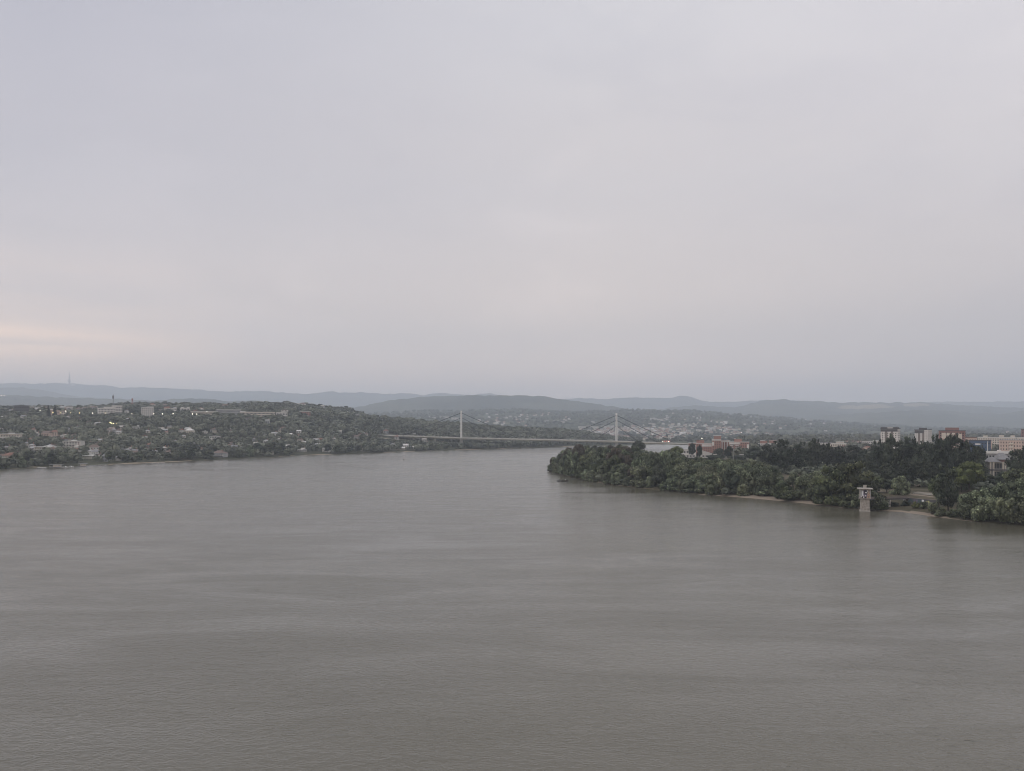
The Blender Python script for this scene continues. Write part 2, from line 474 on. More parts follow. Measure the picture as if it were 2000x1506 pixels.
sub_crest = smooth_I([(300,822),(600,815),(760,808),(860,803),(1000,801),(1100,803),(1200,806),(1240,804),(1330,801),(1400,806),(1460,812),(1550,820),(1700,832),(1850,838),(2000,840),(3000,842)], 15)
def sub_lines(px):
    s = np.where(px > 1130, ds_left(px)-6, 2900.0+0*px)
    c = 7300.0+0*px; zc_ = H-(sub_crest(px)-YH)*c/F
    m1 = 4150.0+0*px; m2 = 5600.0+0*px
    y1 = YH+(sub_crest(px)-YH)*0 + np.interp(px,[1000,1300,1600,2000],[13,13,16,18.5])
    z1 = H-(y1-YH)*m1/F; z2 = z1+(zc_-z1)*0.48
    return [(s, -1.0+0*px), (s+12, 2.0+0*px), (s+60, 4.0+0*px), (m1, z1), (m2, z2), (c, zc_), (c+1200, zc_*0.25)]
def z_sub(px, d):
    px = np.asarray(px, float); d = np.asarray(d, float)
    z = col_interp(sub_lines(px), d)
    x = (px-CX)/F*d
    return z+np.clip((d-3300)/800, 0, 1)*(fbm(x/480, d/480, 9, 3)*36+fbm(x/110, d/110, 5, 2)*8)

rs_tab = [(1072,922),(1078,921.5),(1100,929),(1150,940),(1200,948),(1280,957),(1380,967),(1470,973.5),(1560,982),(1620,989),(1680,995.5),(1760,1000),(1830,1010),(1900,1019),(2000,1027)]
_rd = [(p, float(dshore(y))) for p, y in rs_tab]+[(2564,300.0),(3660,200.0),(5200,150.0)]
df_right = I(_rd)
db_right = I([(1072,926),(1078,936),(1124,965),(1288,1180),(1364,1400),(1400,1700),(1433,2200),(1453,2400),(1500,2480),(1600,2600),(2000,3000),(3400,3250),(5200,3300)])
def z_right(px, d):
    px = np.asarray(px, float); d = np.asarray(d, float)
    f = df_right(px); b = db_right(px)
    w = np.clip((d-f), -6, None)
    z = np.interp(w, [-6,0,3,8,32,46,90,400], [-1.2,-0.05,0.5,1.0,2.6,5.2,6.0,6.5])
    wb = np.clip(b-d, -6, None)
    zb = np.interp(wb, [-6,0,4,20,60], [-1.2,-0.05,0.6,3.0,7.0])
    x = (px-CX)/F*d
    return np.minimum(z, zb)+np.clip((np.minimum(w, wb)-8)/20, 0, 1)*fbm(x/30, d/30, 21, 3)*1.2

def grid_obj(name, pxs, drow, zfun, material, bare=None, kind='structure', label=None):
    # drow(px) -> array of distances (rows) for each column
    D = np.stack([drow(p) for p in pxs], 1)             # rows x cols
    P = np.broadcast_to(np.asarray(pxs, float), D.shape)
    Z = zfun(P, D)
    X = (P-CX)/F*D
    V = np.stack([X, D, Z], -1).reshape(-1, 3)
    nr, nc = D.shape
    i = np.arange(nr-1)[:, None]*nc+np.arange(nc-1)[None, :]
    Q = np.stack([i, i+1, i+nc+1, i+nc], -1).reshape(-1, 4)
    t = np.zeros(len(V)) if bare is None else np.clip(bare(P, D), 0, 1).ravel()
    me = fast_mesh(name, V, Q, material, t, 'bare', smooth=True)
    o = link(bpy.data.objects.new(name, me))
    tag(o, label, None, None, kind)
    return o

# river
wm = MB()
xs = np.linspace(-3600, 3600, 13); ys = np.linspace(-400, 3600, 9)
V = [(x, y, 0.0) for y in ys for x in xs]
nx = len(xs)
Q = [(j*nx+i, j*nx+i+1, (j+1)*nx+i+1, (j+1)*nx+i) for j in range(len(ys)-1) for i in range(nx-1)]
river = link(bpy.data.objects.new('river', fast_mesh('river', V, Q, M_water)))
tag(river, 'broad grey-brown river filling the foreground', None, None, 'structure')

# valley floor that carries everything beyond, out to the horizon
vf = MB(); vf.box(-27000, 27000, 3590, 27500, -1.6, -0.4)
o = vf.build('valley_floor', MG_sub); tag(o, 'flat green valley floor reaching to the hills', kind='structure')

def bare_left(P, D):
    w = D-ds_left(P); x = (P-CX)/F*D
    b = np.where(w < 9, 0.7, 0.0)*np.interp(fbm(x/50, D/50, 33, 3), [-0.05,0.12,0.2], [0,0.7,1.2])
    return b+np.clip(fbm(x/45, D/45, 41, 3)*2.2-0.15, 0, 0.6)
def drow_left(p):
    l = left_lines(np.float64(p)); s = float(l[0][0]); e = float(l[-1][0])
    t = np.linspace(0, 1, 110)
    return np.concatenate([[s, s+5, s+11, s+18, s+30], s+45+(e-s-45)*t**1.15])
grid_obj('riverbank_hillside', np.arange(-700, 1260, 6.0), drow_left, z_left, MG_left, bare_left, label='long wooded hillside along the far left bank')
def drow_sub(p):
    l = sub_lines(np.float64(p)); s = float(l[0][0]); e = float(l[-1][0])
    return np.concatenate([[s, s+6, s+14, s+40], s+65+(e-s-65)*np.linspace(0, 1, 110)])
def bare_sub(P, D):
    x = (P-CX)/F*D
    return np.clip(fbm(x/120, D/120, 51, 3)*2.0-0.1, 0, 0.55)+0.25*np.clip((P-1400)/200, 0, 1)*np.clip(fbm(x/260, D/160, 55, 2)*3, 0, 1)
grid_obj('suburb_hillside', np.arange(300, 2900, 6.0), drow_sub, z_sub, MG_sub, bare_sub, label='low hillside dotted with houses beyond the bridge')
def bare_right(P, D):
    w = D-df_right(P); x = (P-CX)/F*D
    beach = np.interp(P, [1072,1360,1390,1450,1475,1510,1560,1600,1650,1690,1720,1790,1830,1900], [0,0,4,8,14,16,20,24,13,3,3,6,3,0])
    beach = beach*np.interp(fbm(x/14, D/14, 61, 2), [-0.25,0.25], [0.7,1.25])
    b = np.where((w > -1) & (w < beach), 1.0, 0.0)
    # trodden path and bare ground above the river wall
    b = np.maximum(b, np.exp(-((w-66-6*np.sin(P/60))/5.0)**2)*0.9*np.clip((P-1480)/40, 0, 1))
    b = np.maximum(b, np.clip(fbm(x/16, D/16, 66, 3)*2.2+0.02, 0, 0.5)*np.clip((P-1480)/40, 0, 1)*np.clip((w-40)/10, 0, 1))
    return b
def drow_right(p):
    f, b = float(df_right(p)), float(db_right(p))
    a = np.array([-6,-2,0,2,5,8,11,14,17,20,24,28,32,36,40,43,46,50,56,62,68,74,82,90,105,125,150,190,240])
    n = len(a)
    full = (b+6-f)
    if full < 480:
        u = np.concatenate([a/240*min(240, full*0.6)*1.0, np.linspace(min(240, full*0.6), full, 16)[1:]])
        u[0] = -6
    else:
        u = np.concatenate([a, 240+(full-240)*np.linspace(0, 1, 16)[1:]**1.5])
    return f+u
grid_obj('right_bank', np.concatenate([np.arange(1072, 2200, 4.0), np.arange(2200, 5200, 60.0)]), drow_right, z_right, MG_bank, bare_right, label='flat tree covered right bank with sandy beach')

# distant ridges, each a real hill with a front slope, a crest and a back slope
DS = 1.6
def ridge(name, label, dist, crest, front, back, rough, seed, field=None, y0=2.0):
    dist, front, back, rough = dist*DS, front*DS, back*DS, rough*1.25
    cy = smooth_I(crest, 6.0)
    px0, px1 = crest[0][0], crest[-1][0]
    pxs = np.arange(px0, px1, 3.0)
    def zf(P, D):
        X = (P-CX)/F*D
        cyp = cy(P)-fbm(P/11.0+seed*3.3, P*0.0+seed, seed+9, 3)*2.6
        wob = fbm(P/160.0, P*0+seed, seed, 3)*dist*0.10
        c = dist+wob
        zc_ = np.maximum(H-(cyp-YH)*c/F, 5.0)
        t = np.where(D < c, 1-(c-D)/front, 1-(D-c)/back)
        t = np.clip(t, 0, 1)
        s = np.where(D < c, t**0.85, t*t*(3-2*t))
        gul = fbm(X/1000.0, D/2300.0, seed+2, 5)*0.95*(1-t)*t
        z = y0+(zc_-y0)*np.clip(s*(1+gul), 0, 1)
        near = np.clip(t*3, 0, 1)
        return z*1.0+near*(fbm(X/rough, D/rough, seed+5, 4)*rough*0.20)-(1-near)*4
    def dr(p):
        wob = fbm(np.array([p/160.0]), np.array([0.0+seed]), seed, 3)[0]*dist*0.10
        c = dist+wob
        return np.concatenate([c-front+front*np.linspace(0, 1, 60)[:-1], c+back*np.linspace(0, 1, 26)])
    return grid_obj(name, pxs, dr, zf, MG_far, field, label=label)
ridge('wooded_hill', 'dark wooded hill rising behind the left bridge pylon', 6000,
      [(520,822),(600,812),(640,804),(690,797),(725,790),(760,783),(800,778),(825,775),(860,774),(930,771.5),(965,772.3),(1000,773),(1012,771.8),(1030,772.5),(1070,775),(1100,781),(1150,787),(1200,795),(1250,803),(1350,815),(1450,828)], 1300, 1200, 60, 11)
ridge('low_blue_hill', 'low blue hill behind the left plateau buildings', 5600,
      [(-500,768),(-200,766),(0,770),(30,771.5),(60,774),(100,775.5),(130,777),(180,778.5),(220,779),(300,782.5),(330,780.5),(350,778),(375,777.3),(400,778.5),(430,782),(450,784),(480,782.5),(500,783.5),(520,785.5),(600,789),(700,801),(800,818)], 1500, 1300, 60, 13)
ridge('middle_ridge', 'middle blue ridge descending from the far left', 8200,
      [(-600,759),(-200,757),(0,757.5),(30,756),(60,758),(90,763),(110,767),(130,771.5),(160,774.5),(200,777.5),(260,781),(400,792),(520,806)], 1800, 1500, 90, 17)
ridge('far_ridge', 'long hazy blue ridge with television tower on its skyline', 11000,
      [(-900,756),(-500,752),(-200,751),(0,750),(30,748.5),(60,749.5),(100,748),(130,748.5),(150,750),(220,754.5),(235,757.5),(270,756.5),(330,757.5),(355,761),(385,760.5),(405,763.5),(440,764.5),(480,763.5),(510,762.5),(560,767.5),(600,769.5),(630,766.5),(645,764.5),(662,767),(690,766),(720,767.5),(760,769),(780,768),(800,767.5),(825,772.5),(845,768.5),(870,767.5),(890,770.5),(930,770.5),(955,767.5),(975,771.5),(1000,775),(1050,776),(1100,780),(1130,777.5),(1180,779.5),(1240,776.5),(1290,777.5),(1315,776.5),(1325,774),(1337,772.2),(1350,775),(1365,780),(1376,784.5),(1410,785.5),(1450,783.5),(1480,781.5),(1600,784),(1640,787.5),(1700,789),(1780,786),(1830,784.5),(1880,785.5),(1950,784.5),(2050,783),(2400,782),(2900,786)], 2200, 2500, 120, 23)
def field(P, D):
    X = (P-CX)/F*D
    n = fbm(X/420, D/420, 71, 3)
    b = np.exp(-((P-1690+n*40)/52)**4)*np.clip((D/DS-7050)/60, 0, 1)*np.clip((7420-D/DS+n*120)/60, 0, 1)
    b2 = np.exp(-((P-1790)/26)**4)*np.clip((D/DS-7240)/50, 0, 1)*np.clip((7560-D/DS)/60, 0, 1)
    return np.clip((b+b2)*1.2, 0, 1)
ridge('field_ridge', 'blue ridge with pale crop field near its crest', 7600,
      [(1180,818),(1250,806),(1331,793.5),(1375,791.5),(1410,795),(1440,796),(1460,790),(1480,784),(1500,780.5),(1530,780),(1560,782.5),(1600,783.5),(1640,786.5),(1690,785.8),(1740,786.5),(1790,785.5),(1830,788),(1880,792),(1950,796),(2050,797),(2300,792),(2900,790)], 1900, 1800, 90, 29, field)
ridge('low_right_hill', 'lower hazy slope at the right behind the tower blocks', 6200,
      [(1420,826),(1550,816),(1700,806),(1790,801),(1850,802),(1890,806),(1950,809),(2000,803),(2060,800),(2400,798),(2900,802)], 1400, 1300, 70, 37)

# ------------------------------------------------------------------ trees
def quads_from(C, Nn, size, r):
    n = len(C)
    a = r.normal(size=(n,3)); t = np.cross(Nn, a); t /= np.linalg.norm(t, axis=1, keepdims=True)+1e-9
    b = np.cross(Nn, t)
    s = size[:, None]; asp = r.uniform(0.65, 1.35, (n,1))
    bend = Nn*s*r.uniform(-0.25, 0.25, (n,1))
    V = np.stack([C-t*s*asp*0.9-b*s*0.35/asp, C-b*s*0.9/asp+t*s*0.3+bend, C+t*s*asp+b*s*0.3/asp, C+b*s*0.95/asp-t*s*0.25+bend], 1)
    return V.reshape(-1,3), np.arange(n*4).reshape(n,4)
def crown(lobes, n, size, seed, shell=(0.8,1.08), jit=0.75, core=0.8, flat=0.0):
    r = np.random.default_rng(seed)
    L = np.array(lobes, float)                      # x y z rx rz
    wgt = L[:,3]*(L[:,3]+L[:,4]); wgt /= wgt.sum()
    k = r.choice(len(L), n*3, p=wgt)
    u = r.normal(size=(n*3,3)); u /= np.linalg.norm(u, axis=1, keepdims=True)
    R = L[k][:, [3,3,4]]
    q = r.uniform(shell[0], shell[1], (n*3,1))
    C = L[k,:3]+u*R*q
    # drop what lies deep inside other lobes
    inside = np.zeros(len(C), bool)
    for x in L:
        e = (C-x[:3])/np.array([x[3],x[3],x[4]])
        inside |= (e**2).sum(1) < 0.66**2
    keep = np.where(~inside & (C[:,2] > 0.01))[0][:n]
    C, u, k = C[keep], u[keep], k[keep]
    Nn = u/R[keep]; Nn /= np.linalg.norm(Nn, axis=1, keepdims=True)
    Nn = Nn+r.normal(size=Nn.shape)*jit*0.5; Nn /= np.linalg.norm(Nn, axis=1, keepdims=True)
    V, Q = quads_from(C, Nn, r.uniform(0.6, 1.3, len(C))*size, r)
    lt = r.uniform(-0.22, 0.22, len(L))
    tone = np.clip(0.36+lt[k]*1.4+r.normal(size=len(C))*0.26, 0, 1)
    # inner leaf mass: lumpy low spheres
    cv, cq, ct = [], [], []
    for x, tt in zip(L, lt):
        m, p = 7, 4
        base = sum(len(a) for a in cv)
        th = np.linspace(0, 2*pi, m, endpoint=False); ph = np.linspace(-1.35, 1.35, p)
        g = np.array([[cos(b)*cos(a), cos(b)*sin(a), sin(b)] for b in ph for a in th])
        g = g*core*r.uniform(0.82, 1.05, (len(g),1))
        vv = x[:3]+g*np.array([x[3],x[3],x[4]]); vv[:,2] = np.maximum(vv[:,2], 0.005)
        cv.append(vv)
        for j in range(p-1):
            for i in range(m):
                cq.append([base+j*m+i, base+j*m+(i+1)%m, base+(j+1)*m+(i+1)%m, base+(j+1)*m+i]); ct.append(0.25+tt*0.5)
    if core > 0:
        nV = len(V)
        V = np.concatenate([V]+cv); Q = np.concatenate([Q, np.array(cq)+nV]); tone = np.concatenate([tone, np.clip(ct,0,1)])
    return V, Q, tone
def lobes_willow(seed):
    r = random.Random(seed); L = [(0,0,0.42,0.25,0.32)]
    for i in range(19):
        a = r.uniform(0, 2*pi); e = r.uniform(-0.6, 1.4)
        rr = r.uniform(0.115, 0.18)
        k = 0.37*(1.0 if e < 0.4 else 1.0)
        L.append((cos(a)*cos(e)*k, sin(a)*cos(e)*k, 0.42+sin(e)*r.uniform(0.33,0.42), rr, rr*r.uniform(0.75,1.0)))
    for i in range(8):
        a = i/8*2*pi+r.uniform(-.3,.3)
        L.append((cos(a)*0.36, sin(a)*0.36, r.uniform(0.08,0.18), r.uniform(0.10,0.15), r.uniform(0.09,0.15)))
    return L
def lobes_poplar(seed):
    r = random.Random(seed); L = [(0,0,0.5,0.25,0.30)]
    for i in range(34):
        z = r.uniform(0.16, 0.90)
        rad = 0.36*(sin(pi*min(1, (z-0.05)/0.95))**0.6)
        a = r.uniform(0, 2*pi); q = r.uniform(0.5, 1.0)*rad
        rr = r.uniform(0.085, 0.15)*(1.0 if z < 0.75 else 0.75)
        L.append((cos(a)*q, sin(a)*q, z, rr, rr*r.uniform(0.55,0.9)))
    for i in range(13):
        a = r.uniform(0, 2*pi); q = r.uniform(0.03, 0.30)
        L.append((cos(a)*q, sin(a)*q, r.uniform(0.84,1.02)-q*0.25, r.uniform(0.03,0.06), r.uniform(0.04,0.08)))
    return L
def lobes_broad(seed):
    r = random.Random(seed); L = [(0,0,0.52,0.28,0.30)]
    for i in range(22):
        a = r.uniform(0, 2*pi); e = r.uniform(-0.7, 1.45)
        rr = r.uniform(0.11, 0.17)
        L.append((cos(a)*cos(e)*0.36, sin(a)*cos(e)*0.36, 0.55+sin(e)*0.33, rr, rr*0.85))
    return L
def lobes_bush(seed):
    r = random.Random(seed); L = [(0,0,0.35,0.32,0.36)]
    for i in range(14):
        a = r.uniform(0, 2*pi); e = r.uniform(-0.3, 1.4)
        rr = r.uniform(0.13, 0.2)
        L.append((cos(a)*cos(e)*0.34, sin(a)*cos(e)*0.34, 0.3+sin(e)*0.5, rr, rr))
    return L
def lobes_conifer(seed):
    r = random.Random(seed); L = []
    for i in range(26):
        z = 0.08+0.86*i/26
        rad = 0.34*(1-z)+0.03
        for j in range(3):
            a = r.uniform(0, 2*pi)
            L.append((cos(a)*rad, sin(a)*rad, z, 0.05+0.13*(1-z), 0.035))
    L.append((0,0,0.45,0.14,0.42)); L.append((0,0,0.93,0.03,0.07))
    return L
crown_mesh = {}
for key, fn, m, cnt, size, nvar, sh, cr in (('willow', lobes_willow, 'willow', 3600, 0.024, 5, (0.82,1.10), 0.82), ('poplar', lobes_poplar, 'poplar', 3400, 0.022, 5, (0.72,1.25), 0.74),
                                    ('broad', lobes_broad, 'broad', 2400, 0.026, 4, (0.8,1.12), 0.8), ('bush', lobes_bush, 'willow', 1500, 0.034, 3, (0.8,1.12), 0.8), ('conifer', lobes_conifer, 'conifer', 1600, 0.024, 2, (0.7,1.2), 0.8)):
    crown_mesh[key] = []
    for s in range(nvar):
        V, Q, t = crown(fn(100+s), cnt, size, 200+s, sh, 0.8, cr)
        crown_mesh[key].append(fast_mesh('crown', V, Q, M[m], t))
recolor = {}
def crown_variant(key, s, m):
    base = crown_mesh[key][s % len(crown_mesh[key])]
    if m is None: return base
    k = (key, s % len(crown_mesh[key]), m)
    if k not in recolor:
        c = base.copy(); c.materials.clear(); c.materials.append(M[m]); recolor[k] = c
    return recolor[k]
def trunk_unit(top, seed, r0):
    r = random.Random(seed); t = MB()
    t.tube([(0,0,-0.03),(0.01,0,top*0.4),(0.0,0.015,top)], [r0,r0*0.75,r0*0.45], 7)
    for i in range(4):
        a = i*pi/2+r.uniform(-.5,.5); z = top*r.uniform(0.45,0.85)
        t.tube([(0,0,z),(cos(a)*0.13,sin(a)*0.13,z+0.12),(cos(a)*0.24,sin(a)*0.24,z+0.25)], [r0*0.5,r0*0.33,r0*0.15], 5, cap=False)
    return t.mesh('trunk', M['bark'])
trunk_mesh = {k: trunk_unit(tp, i, r0) for i, (k, tp, r0) in enumerate((('willow',0.5,0.035),('poplar',0.7,0.028),('broad',0.55,0.03),('bush',0.3,0.03),('conifer',0.8,0.02)))}
TNAME = dict(willow='willow_tree', poplar='poplar_tree', broad='broadleaf_tree', bush='shrub', conifer='conifer_tree')
tree_count = 0
def tree(kind, x, y, z, w, h, label, group=None, m=None, seed=None):
    global tree_count
    tree_count += 1
    s = random.randrange(1000) if seed is None else seed
    e = empty(TNAME[kind], (x, y, z), random.uniform(0, 2*pi), label, 'shrub' if kind == 'bush' else 'tree', group)
    c = link(bpy.data.objects.new('crown', crown_variant(kind, s, m))); c.parent = e; c.scale = (w*1.04, w*0.96, h)
    t = link(bpy.data.objects.new('trunk', trunk_mesh[kind])); t.parent = e; t.scale = (w*0.9, w*0.9, h)
    return e
def zr(px, d): return float(z_right(np.array([px]), np.array([d]))[0])
def zl(px, d): return float(z_left(np.array([px]), np.array([d]))[0])
def zs(px, d): return float(z_sub(np.array([px]), np.array([d]))[0])
def d_right(px, y):
    # distance at which the right bank's ground appears at picture row y (bank seen from the eye)
    f = float(df_right(px)); dd = f+np.linspace(-2, 400, 800)
    ya = YH+(H-z_right(np.full(800, px), dd))*F/dd
    i = np.argmax(ya <= y)
    return float(dd[i]) if ya.min() <= y else f+3
def rtree(kind, px, ytop, wpx, label, ybase=None, d=None, group=None, m=None, seed=None):
    if d is None: d = d_right(px, ybase)
    z = zr(px, d)
    top = H-(ytop-YH)*d/F
    h = (top-z)/0.97; w = wpx*d/F
    return tree(kind, (px-CX)/F*d, d, z-0.2, w, h, label, group, m, seed)

# --- the right bank, named trees near the intake tower and the beach
T = rtree
T('willow',1624,903,74,'broad grey-green willow behind the sand beach, left of the intake tower',ybase=984,m='olive')
T('willow',1667,893,88,'largest olive-green willow directly behind the intake tower',ybase=982,m='olive',seed=1)
T('willow',1592,915,52,'rounded willow at the back of the sand beach',ybase=976)
T('willow',1562,917,58,'pale two-lobed willow left of the sand beach',ybase=975,seed=2)
T('willow',1530,936,40,'small dark willow over the beach beside the standing person',ybase=973,m='olive')
T('bush',1541,956,42,'low shrub spreading over the sand beside the standing person',ybase=978,m='olive')
T('bush',1500,950,46,'bushy grey-green shrub at the left end of the beach',ybase=968)
T('bush',1672,961,24,'narrow weeping shrub at the left foot of the intake tower',ybase=994)
T('bush',1655,976,34,'low shrub on the bank edge left of the intake tower',ybase=992,m='olive')
T('bush',1637,966,40,'dark shrub under the willows at the right end of the beach',ybase=988,m='olive')
T('bush',1710,955,42,'tall rounded shrub against the right side of the intake tower',ybase=996)
T('bush',1722,972,34,'dark shrub between intake tower and footbridge',ybase=996,m='olive')
T('willow',1757,927,40,'round pale willow standing alone above the graffiti wall',ybase=966)
T('broad',1732,936,40,'small dark tree behind the intake tower shrubs',ybase=962,m='poplar')
T('broad',1712,930,40,'dark mid-height tree right behind the intake tower roof',ybase=962,m='olive')
T('poplar',1852,912,62,'dark leaning tree at the river edge right of the graffiti wall',ybase=1000,seed=3)
T('broad',1834,926,40,'slim olive tree left of the dark leaning tree',ybase=990,m='olive')
T('broad',1893,902,64,'yellow-green tree, the brightest crown on the right bank',d=520,m='lime')
T('broad',1878,912,44,'olive-green tree joined to the yellow-green crown',d=530,m='olive')
T('bush',1789,978,16,'small bright shrub on the shore below the graffiti wall',ybase=993,m='lime',seed=0)
T('bush',1804,977,18,'small rounded shrub on the shore beside the bright one',ybase=994)
T('bush',1823,977,26,'weeping grey shrub at the waterline below the wall end',ybase=1003)
T('bush',1837,988,26,'low weeping shrub dipping into the river',ybase=1008)
T('bush',1768,976,20,'dark shrub growing under the footbridge end',ybase=988,m='poplar')
T('bush',1745,979,24,'shrub under the footbridge, shade put into its dark leaf colour',ybase=989,m='poplar')  # dark leaf colour paints the shade below the footbridge
T('bush',1862,992,26,'pale shrub on the waterline under the dark leaning tree',ybase=1010)
T('willow',1905,951,62,'grey-green willow leading the bush mass at the far right waterline',ybase=1010)
T('willow',1944,938,66,'tallest willow in the bush mass at the right edge',ybase=1012)
T('willow',1986,930,68,'willow at the right picture edge behind the waterline bushes',ybase=1012)
T('bush',1886,978,40,'low willow shrub leaning over the water at the mass’s left end',ybase=1014)
T('bush',1925,968,50,'mid-height willow shrub in the right waterline mass',ybase=1018)
T('bush',1966,964,54,'dense willow shrub at the waterline near the right edge',ybase=1022)
T('bush',2003,968,54,'willow shrub cut by the right picture edge at the waterline',ybase=1025)
T('willow',2030,940,70,'willow just at the right picture border',ybase=1016)
for i,(px,d,yt,w) in enumerate([(1499,770,871,44),(1528,760,860,50),(1560,770,866,48),(1590,790,859,46),(1616,800,868,40)]):
    T('poplar',px,yt,w,'tall dark poplar behind the beach, '+('at the left end of its stand','tallest, second from the left of its stand','in the middle of its stand','right of the middle of its stand','at the right end of its stand')[i],d=d,group='dark poplars behind the beach')
for i,(px,d,yt,w) in enumerate([(1640,820,873,50),(1668,840,871,48),(1692,800,879,44),(1708,760,872,40)]):
    T('poplar',px,yt,w,'dark poplar above the olive willows, '+('leftmost of four','second from the left','third from the left','rightmost, beside the very tall stand')[i],d=d,group='poplars behind the intake tower')
for i,(px,d,yt,w) in enumerate([(1722,690,863,54),(1746,660,853,56),(1775,670,858,60),(1805,650,864,58),(1836,630,855,60),(1866,640,851,60),(1890,660,862,50),(1912,640,872,40)]):
    T('poplar',px,yt,w,'very tall dark poplar '+('at the left end of the stand below the towers','covering the foot of the left white tower block','just right of the left white tower block','covering the foot of the middle white tower block','between the middle white tower and the maroon tower','covering the foot of the maroon tower block','below the pale orange block, left of the blue building','lower, overlapping the left edge of the blue building')[i],d=d,group='tall poplars below the tower blocks')
for i,(px,d,yt,w) in enumerate([(1735,600,905,50),(1775,590,900,52),(1808,585,900,52),(1700,640,900,46)]):
    T('poplar',px,yt,w,'shorter dark tree below the tall poplars, '+('second from the left','right of the middle','rightmost of four','leftmost of four')[i],d=d,group='short dark trees below the tall poplars')
T('poplar',1990,880,56,'dark tree right of the grey-roofed house',d=560)
T('poplar',2014,868,60,'tall dark tree cut by the right picture edge',d=600)
T('broad',1962,921,40,'dark tree hiding the foot of the grey-roofed house',d=540,m='poplar')
T('broad',1925,925,44,'dark tree left of the grey-roofed house foot',d=560,m='poplar')
T('poplar',1917,884,34,'dark tree in front of the blue building',d=700)
T('broad',1990,915,60,'olive tree behind the right waterline willows',d=500,m='olive')
for px,d,yt,w,la in [(1366,1010,869,13,'narrow dark tree in front of the red apartment block'),(1326,1000,889,34,'dark tree left of the white hall'),(1404,1040,876,26,'dark tree below the red apartment tower'),
                     (1424,1060,872,20,'slim dark tree right of the red apartment tower'),(1446,1040,884,34,'dark tree in front of the red block balconies'),(1474,980,872,40,'dark tree at the right end of the red block'),
                     (1395,960,888,40,'dark tree below the white sloping roof'),(1438,960,889,44,'round tree by the floodlight mast foot'),(1247,1030,861,30,'tallest tree on the spit, beside the right bridge pylon'),(1352,1120,866,16,'small dark tree left of the red apartment block')]:
    T('broad',px,yt,w,la,d=d,m='poplar')

# --- the wooded spit: random trees kept under the skyline seen in the photograph
top_y = I([(1072,902),(1080,892),(1092,882),(1110,873),(1130,869),(1160,867),(1190,862),(1215,862),(1228,868),(1240,866),(1258,872),(1275,880),(1290,878),(1310,872),(1330,880),(1350,888),(1380,893),(1420,894),(1470,893),(1500,900),(1520,915)])
pts = []
tries = 0
while tries < 9000:
    tries += 1
    px = random.uniform(1074, 1516); f = float(df_right(px)); b = float(db_right(px))
    d = f+2+(random.random()**1.4)*min(b-f-4, 240)
    if px > 1455 and d < f+16: continue
    if b-f < 4: continue
    x = (px-CX)/F*d
    w = d-f
    sep = 7.5 if w < 30 else 11.0
    if any((x-q[0])**2+((d-q[1])*0.8)**2 < sep*sep for q in pts): continue
    pts.append((x, d, px, w, b-d))
zones = [((1072,1130),'spit tip'),((1130,1230),'outer spit below the right pylon'),((1230,1340),'middle of the spit'),((1340,1430),'inner spit below the red apartments'),((1430,1520),'spit end beside the beach')]
for x, d, px, w, wb in pts:
    z = zr(px, d)
    cap = H-(float(top_y(px))+random.uniform(-3, 9)-YH)*d/F-z
    if w < 9: h = random.uniform(7, 12)
    elif w < 30: h = random.uniform(12, 19)
    else: h = random.uniform(16, 27)
    if px < 1130 and w > 9: h = random.uniform(17, 26)
    h = min(h, cap)
    if h < 4: continue
    zone = [t for (a, b_), t in zones if a <= px < b_][0]
    u = random.random()
    if w < 9:
        kind, m, what = ('willow', None, 'grey-green willow leaning over the water')
    elif px < 1240 and u < 0.28: kind, m, what = ('broad', 'brown', 'brownish half-bare tree')
    elif u < 0.62: kind, m, what = ('willow', None, 'grey-green willow')
    elif u < 0.85: kind, m, what = ('willow', 'olive', 'olive-green willow')
    else: kind, m, what = ('broad', 'poplar' if u < 0.93 else None, 'dark broadleaf tree' if u < 0.93 else 'mid-green broadleaf tree')
    row = 'at the waterline' if w < 30 else 'in the middle rows' if w < 78 else 'in the rear rows'
    lab = f'{what}, {zone}' if w < 9 else f'{what} {row}, {zone}'
    wd = h*random.uniform(0.75, 1.1) if kind == 'willow' else h*random.uniform(0.6, 0.85)
    tree(kind, x, d, z-0.3, min(wd, 17), h, lab, f'{what}s {row}, {zone}', m)
T('broad',1322,872,34,'bright yellow-green tree top on the spit left of the white hall',d=860,m='lime')

# --- left shore: individual trees along the water
lp = []
tries = 0
while len(lp) < 70 and tries < 4000:
    tries += 1
    px = random.uniform(-10, 1090); s = float(ds_left(px)); d = s+random.uniform(8, 42)
    x = (px-CX)/F*d
    if any((x-q[0])**2+(d-q[1])**2 < 14**2 for q in lp): continue
    # landings and lawns stay open
    if any(a < px < b for a, b in ((66,92),(128,206),(282,340),(408,460),(582,640),(760,812))) : continue
    lp.append((x, d, px))
lz = [(-20,200,'below the villas at the far left'),(200,420,'left of the terraced house'),(420,600,'around the dark grove on the left bank'),(600,800,'along the left bank before the bridge'),(800,1100,'under the bridge on the left bank')]
for x, d, px in lp:
    h = random.uniform(9, 17); zone = [t for a, b, t in lz if a <= px < b][0]
    if 488 < px < 560: h = random.uniform(17, 22)
    u = random.random()
    kind, m = ('willow', None) if u < 0.4 else (('broad', None) if u < 0.8 else ('broad', 'poplar'))
    what = {0: 'grey-green willow', 1: 'green broadleaf tree', 2: 'dark broadleaf tree'}[0 if u < .4 else 1 if u < .8 else 2]
    tree(kind, x, d, zl(px, d)-0.3, h*random.uniform(0.7,1.0), h, f'{what} at the water {zone}', f'{what}s {zone}', m)
for px,d,yt,la in [(95,1720,790,'dark pointed conifer on the left plateau above the lit lamps'),(107,1740,789,'second dark conifer on the left plateau, right of the first')]:
    z = zl(px, d); h = H-(yt-YH)*d/F-z
    tree('conifer', (px-CX)/F*d, d, z, h*0.42, h, la)

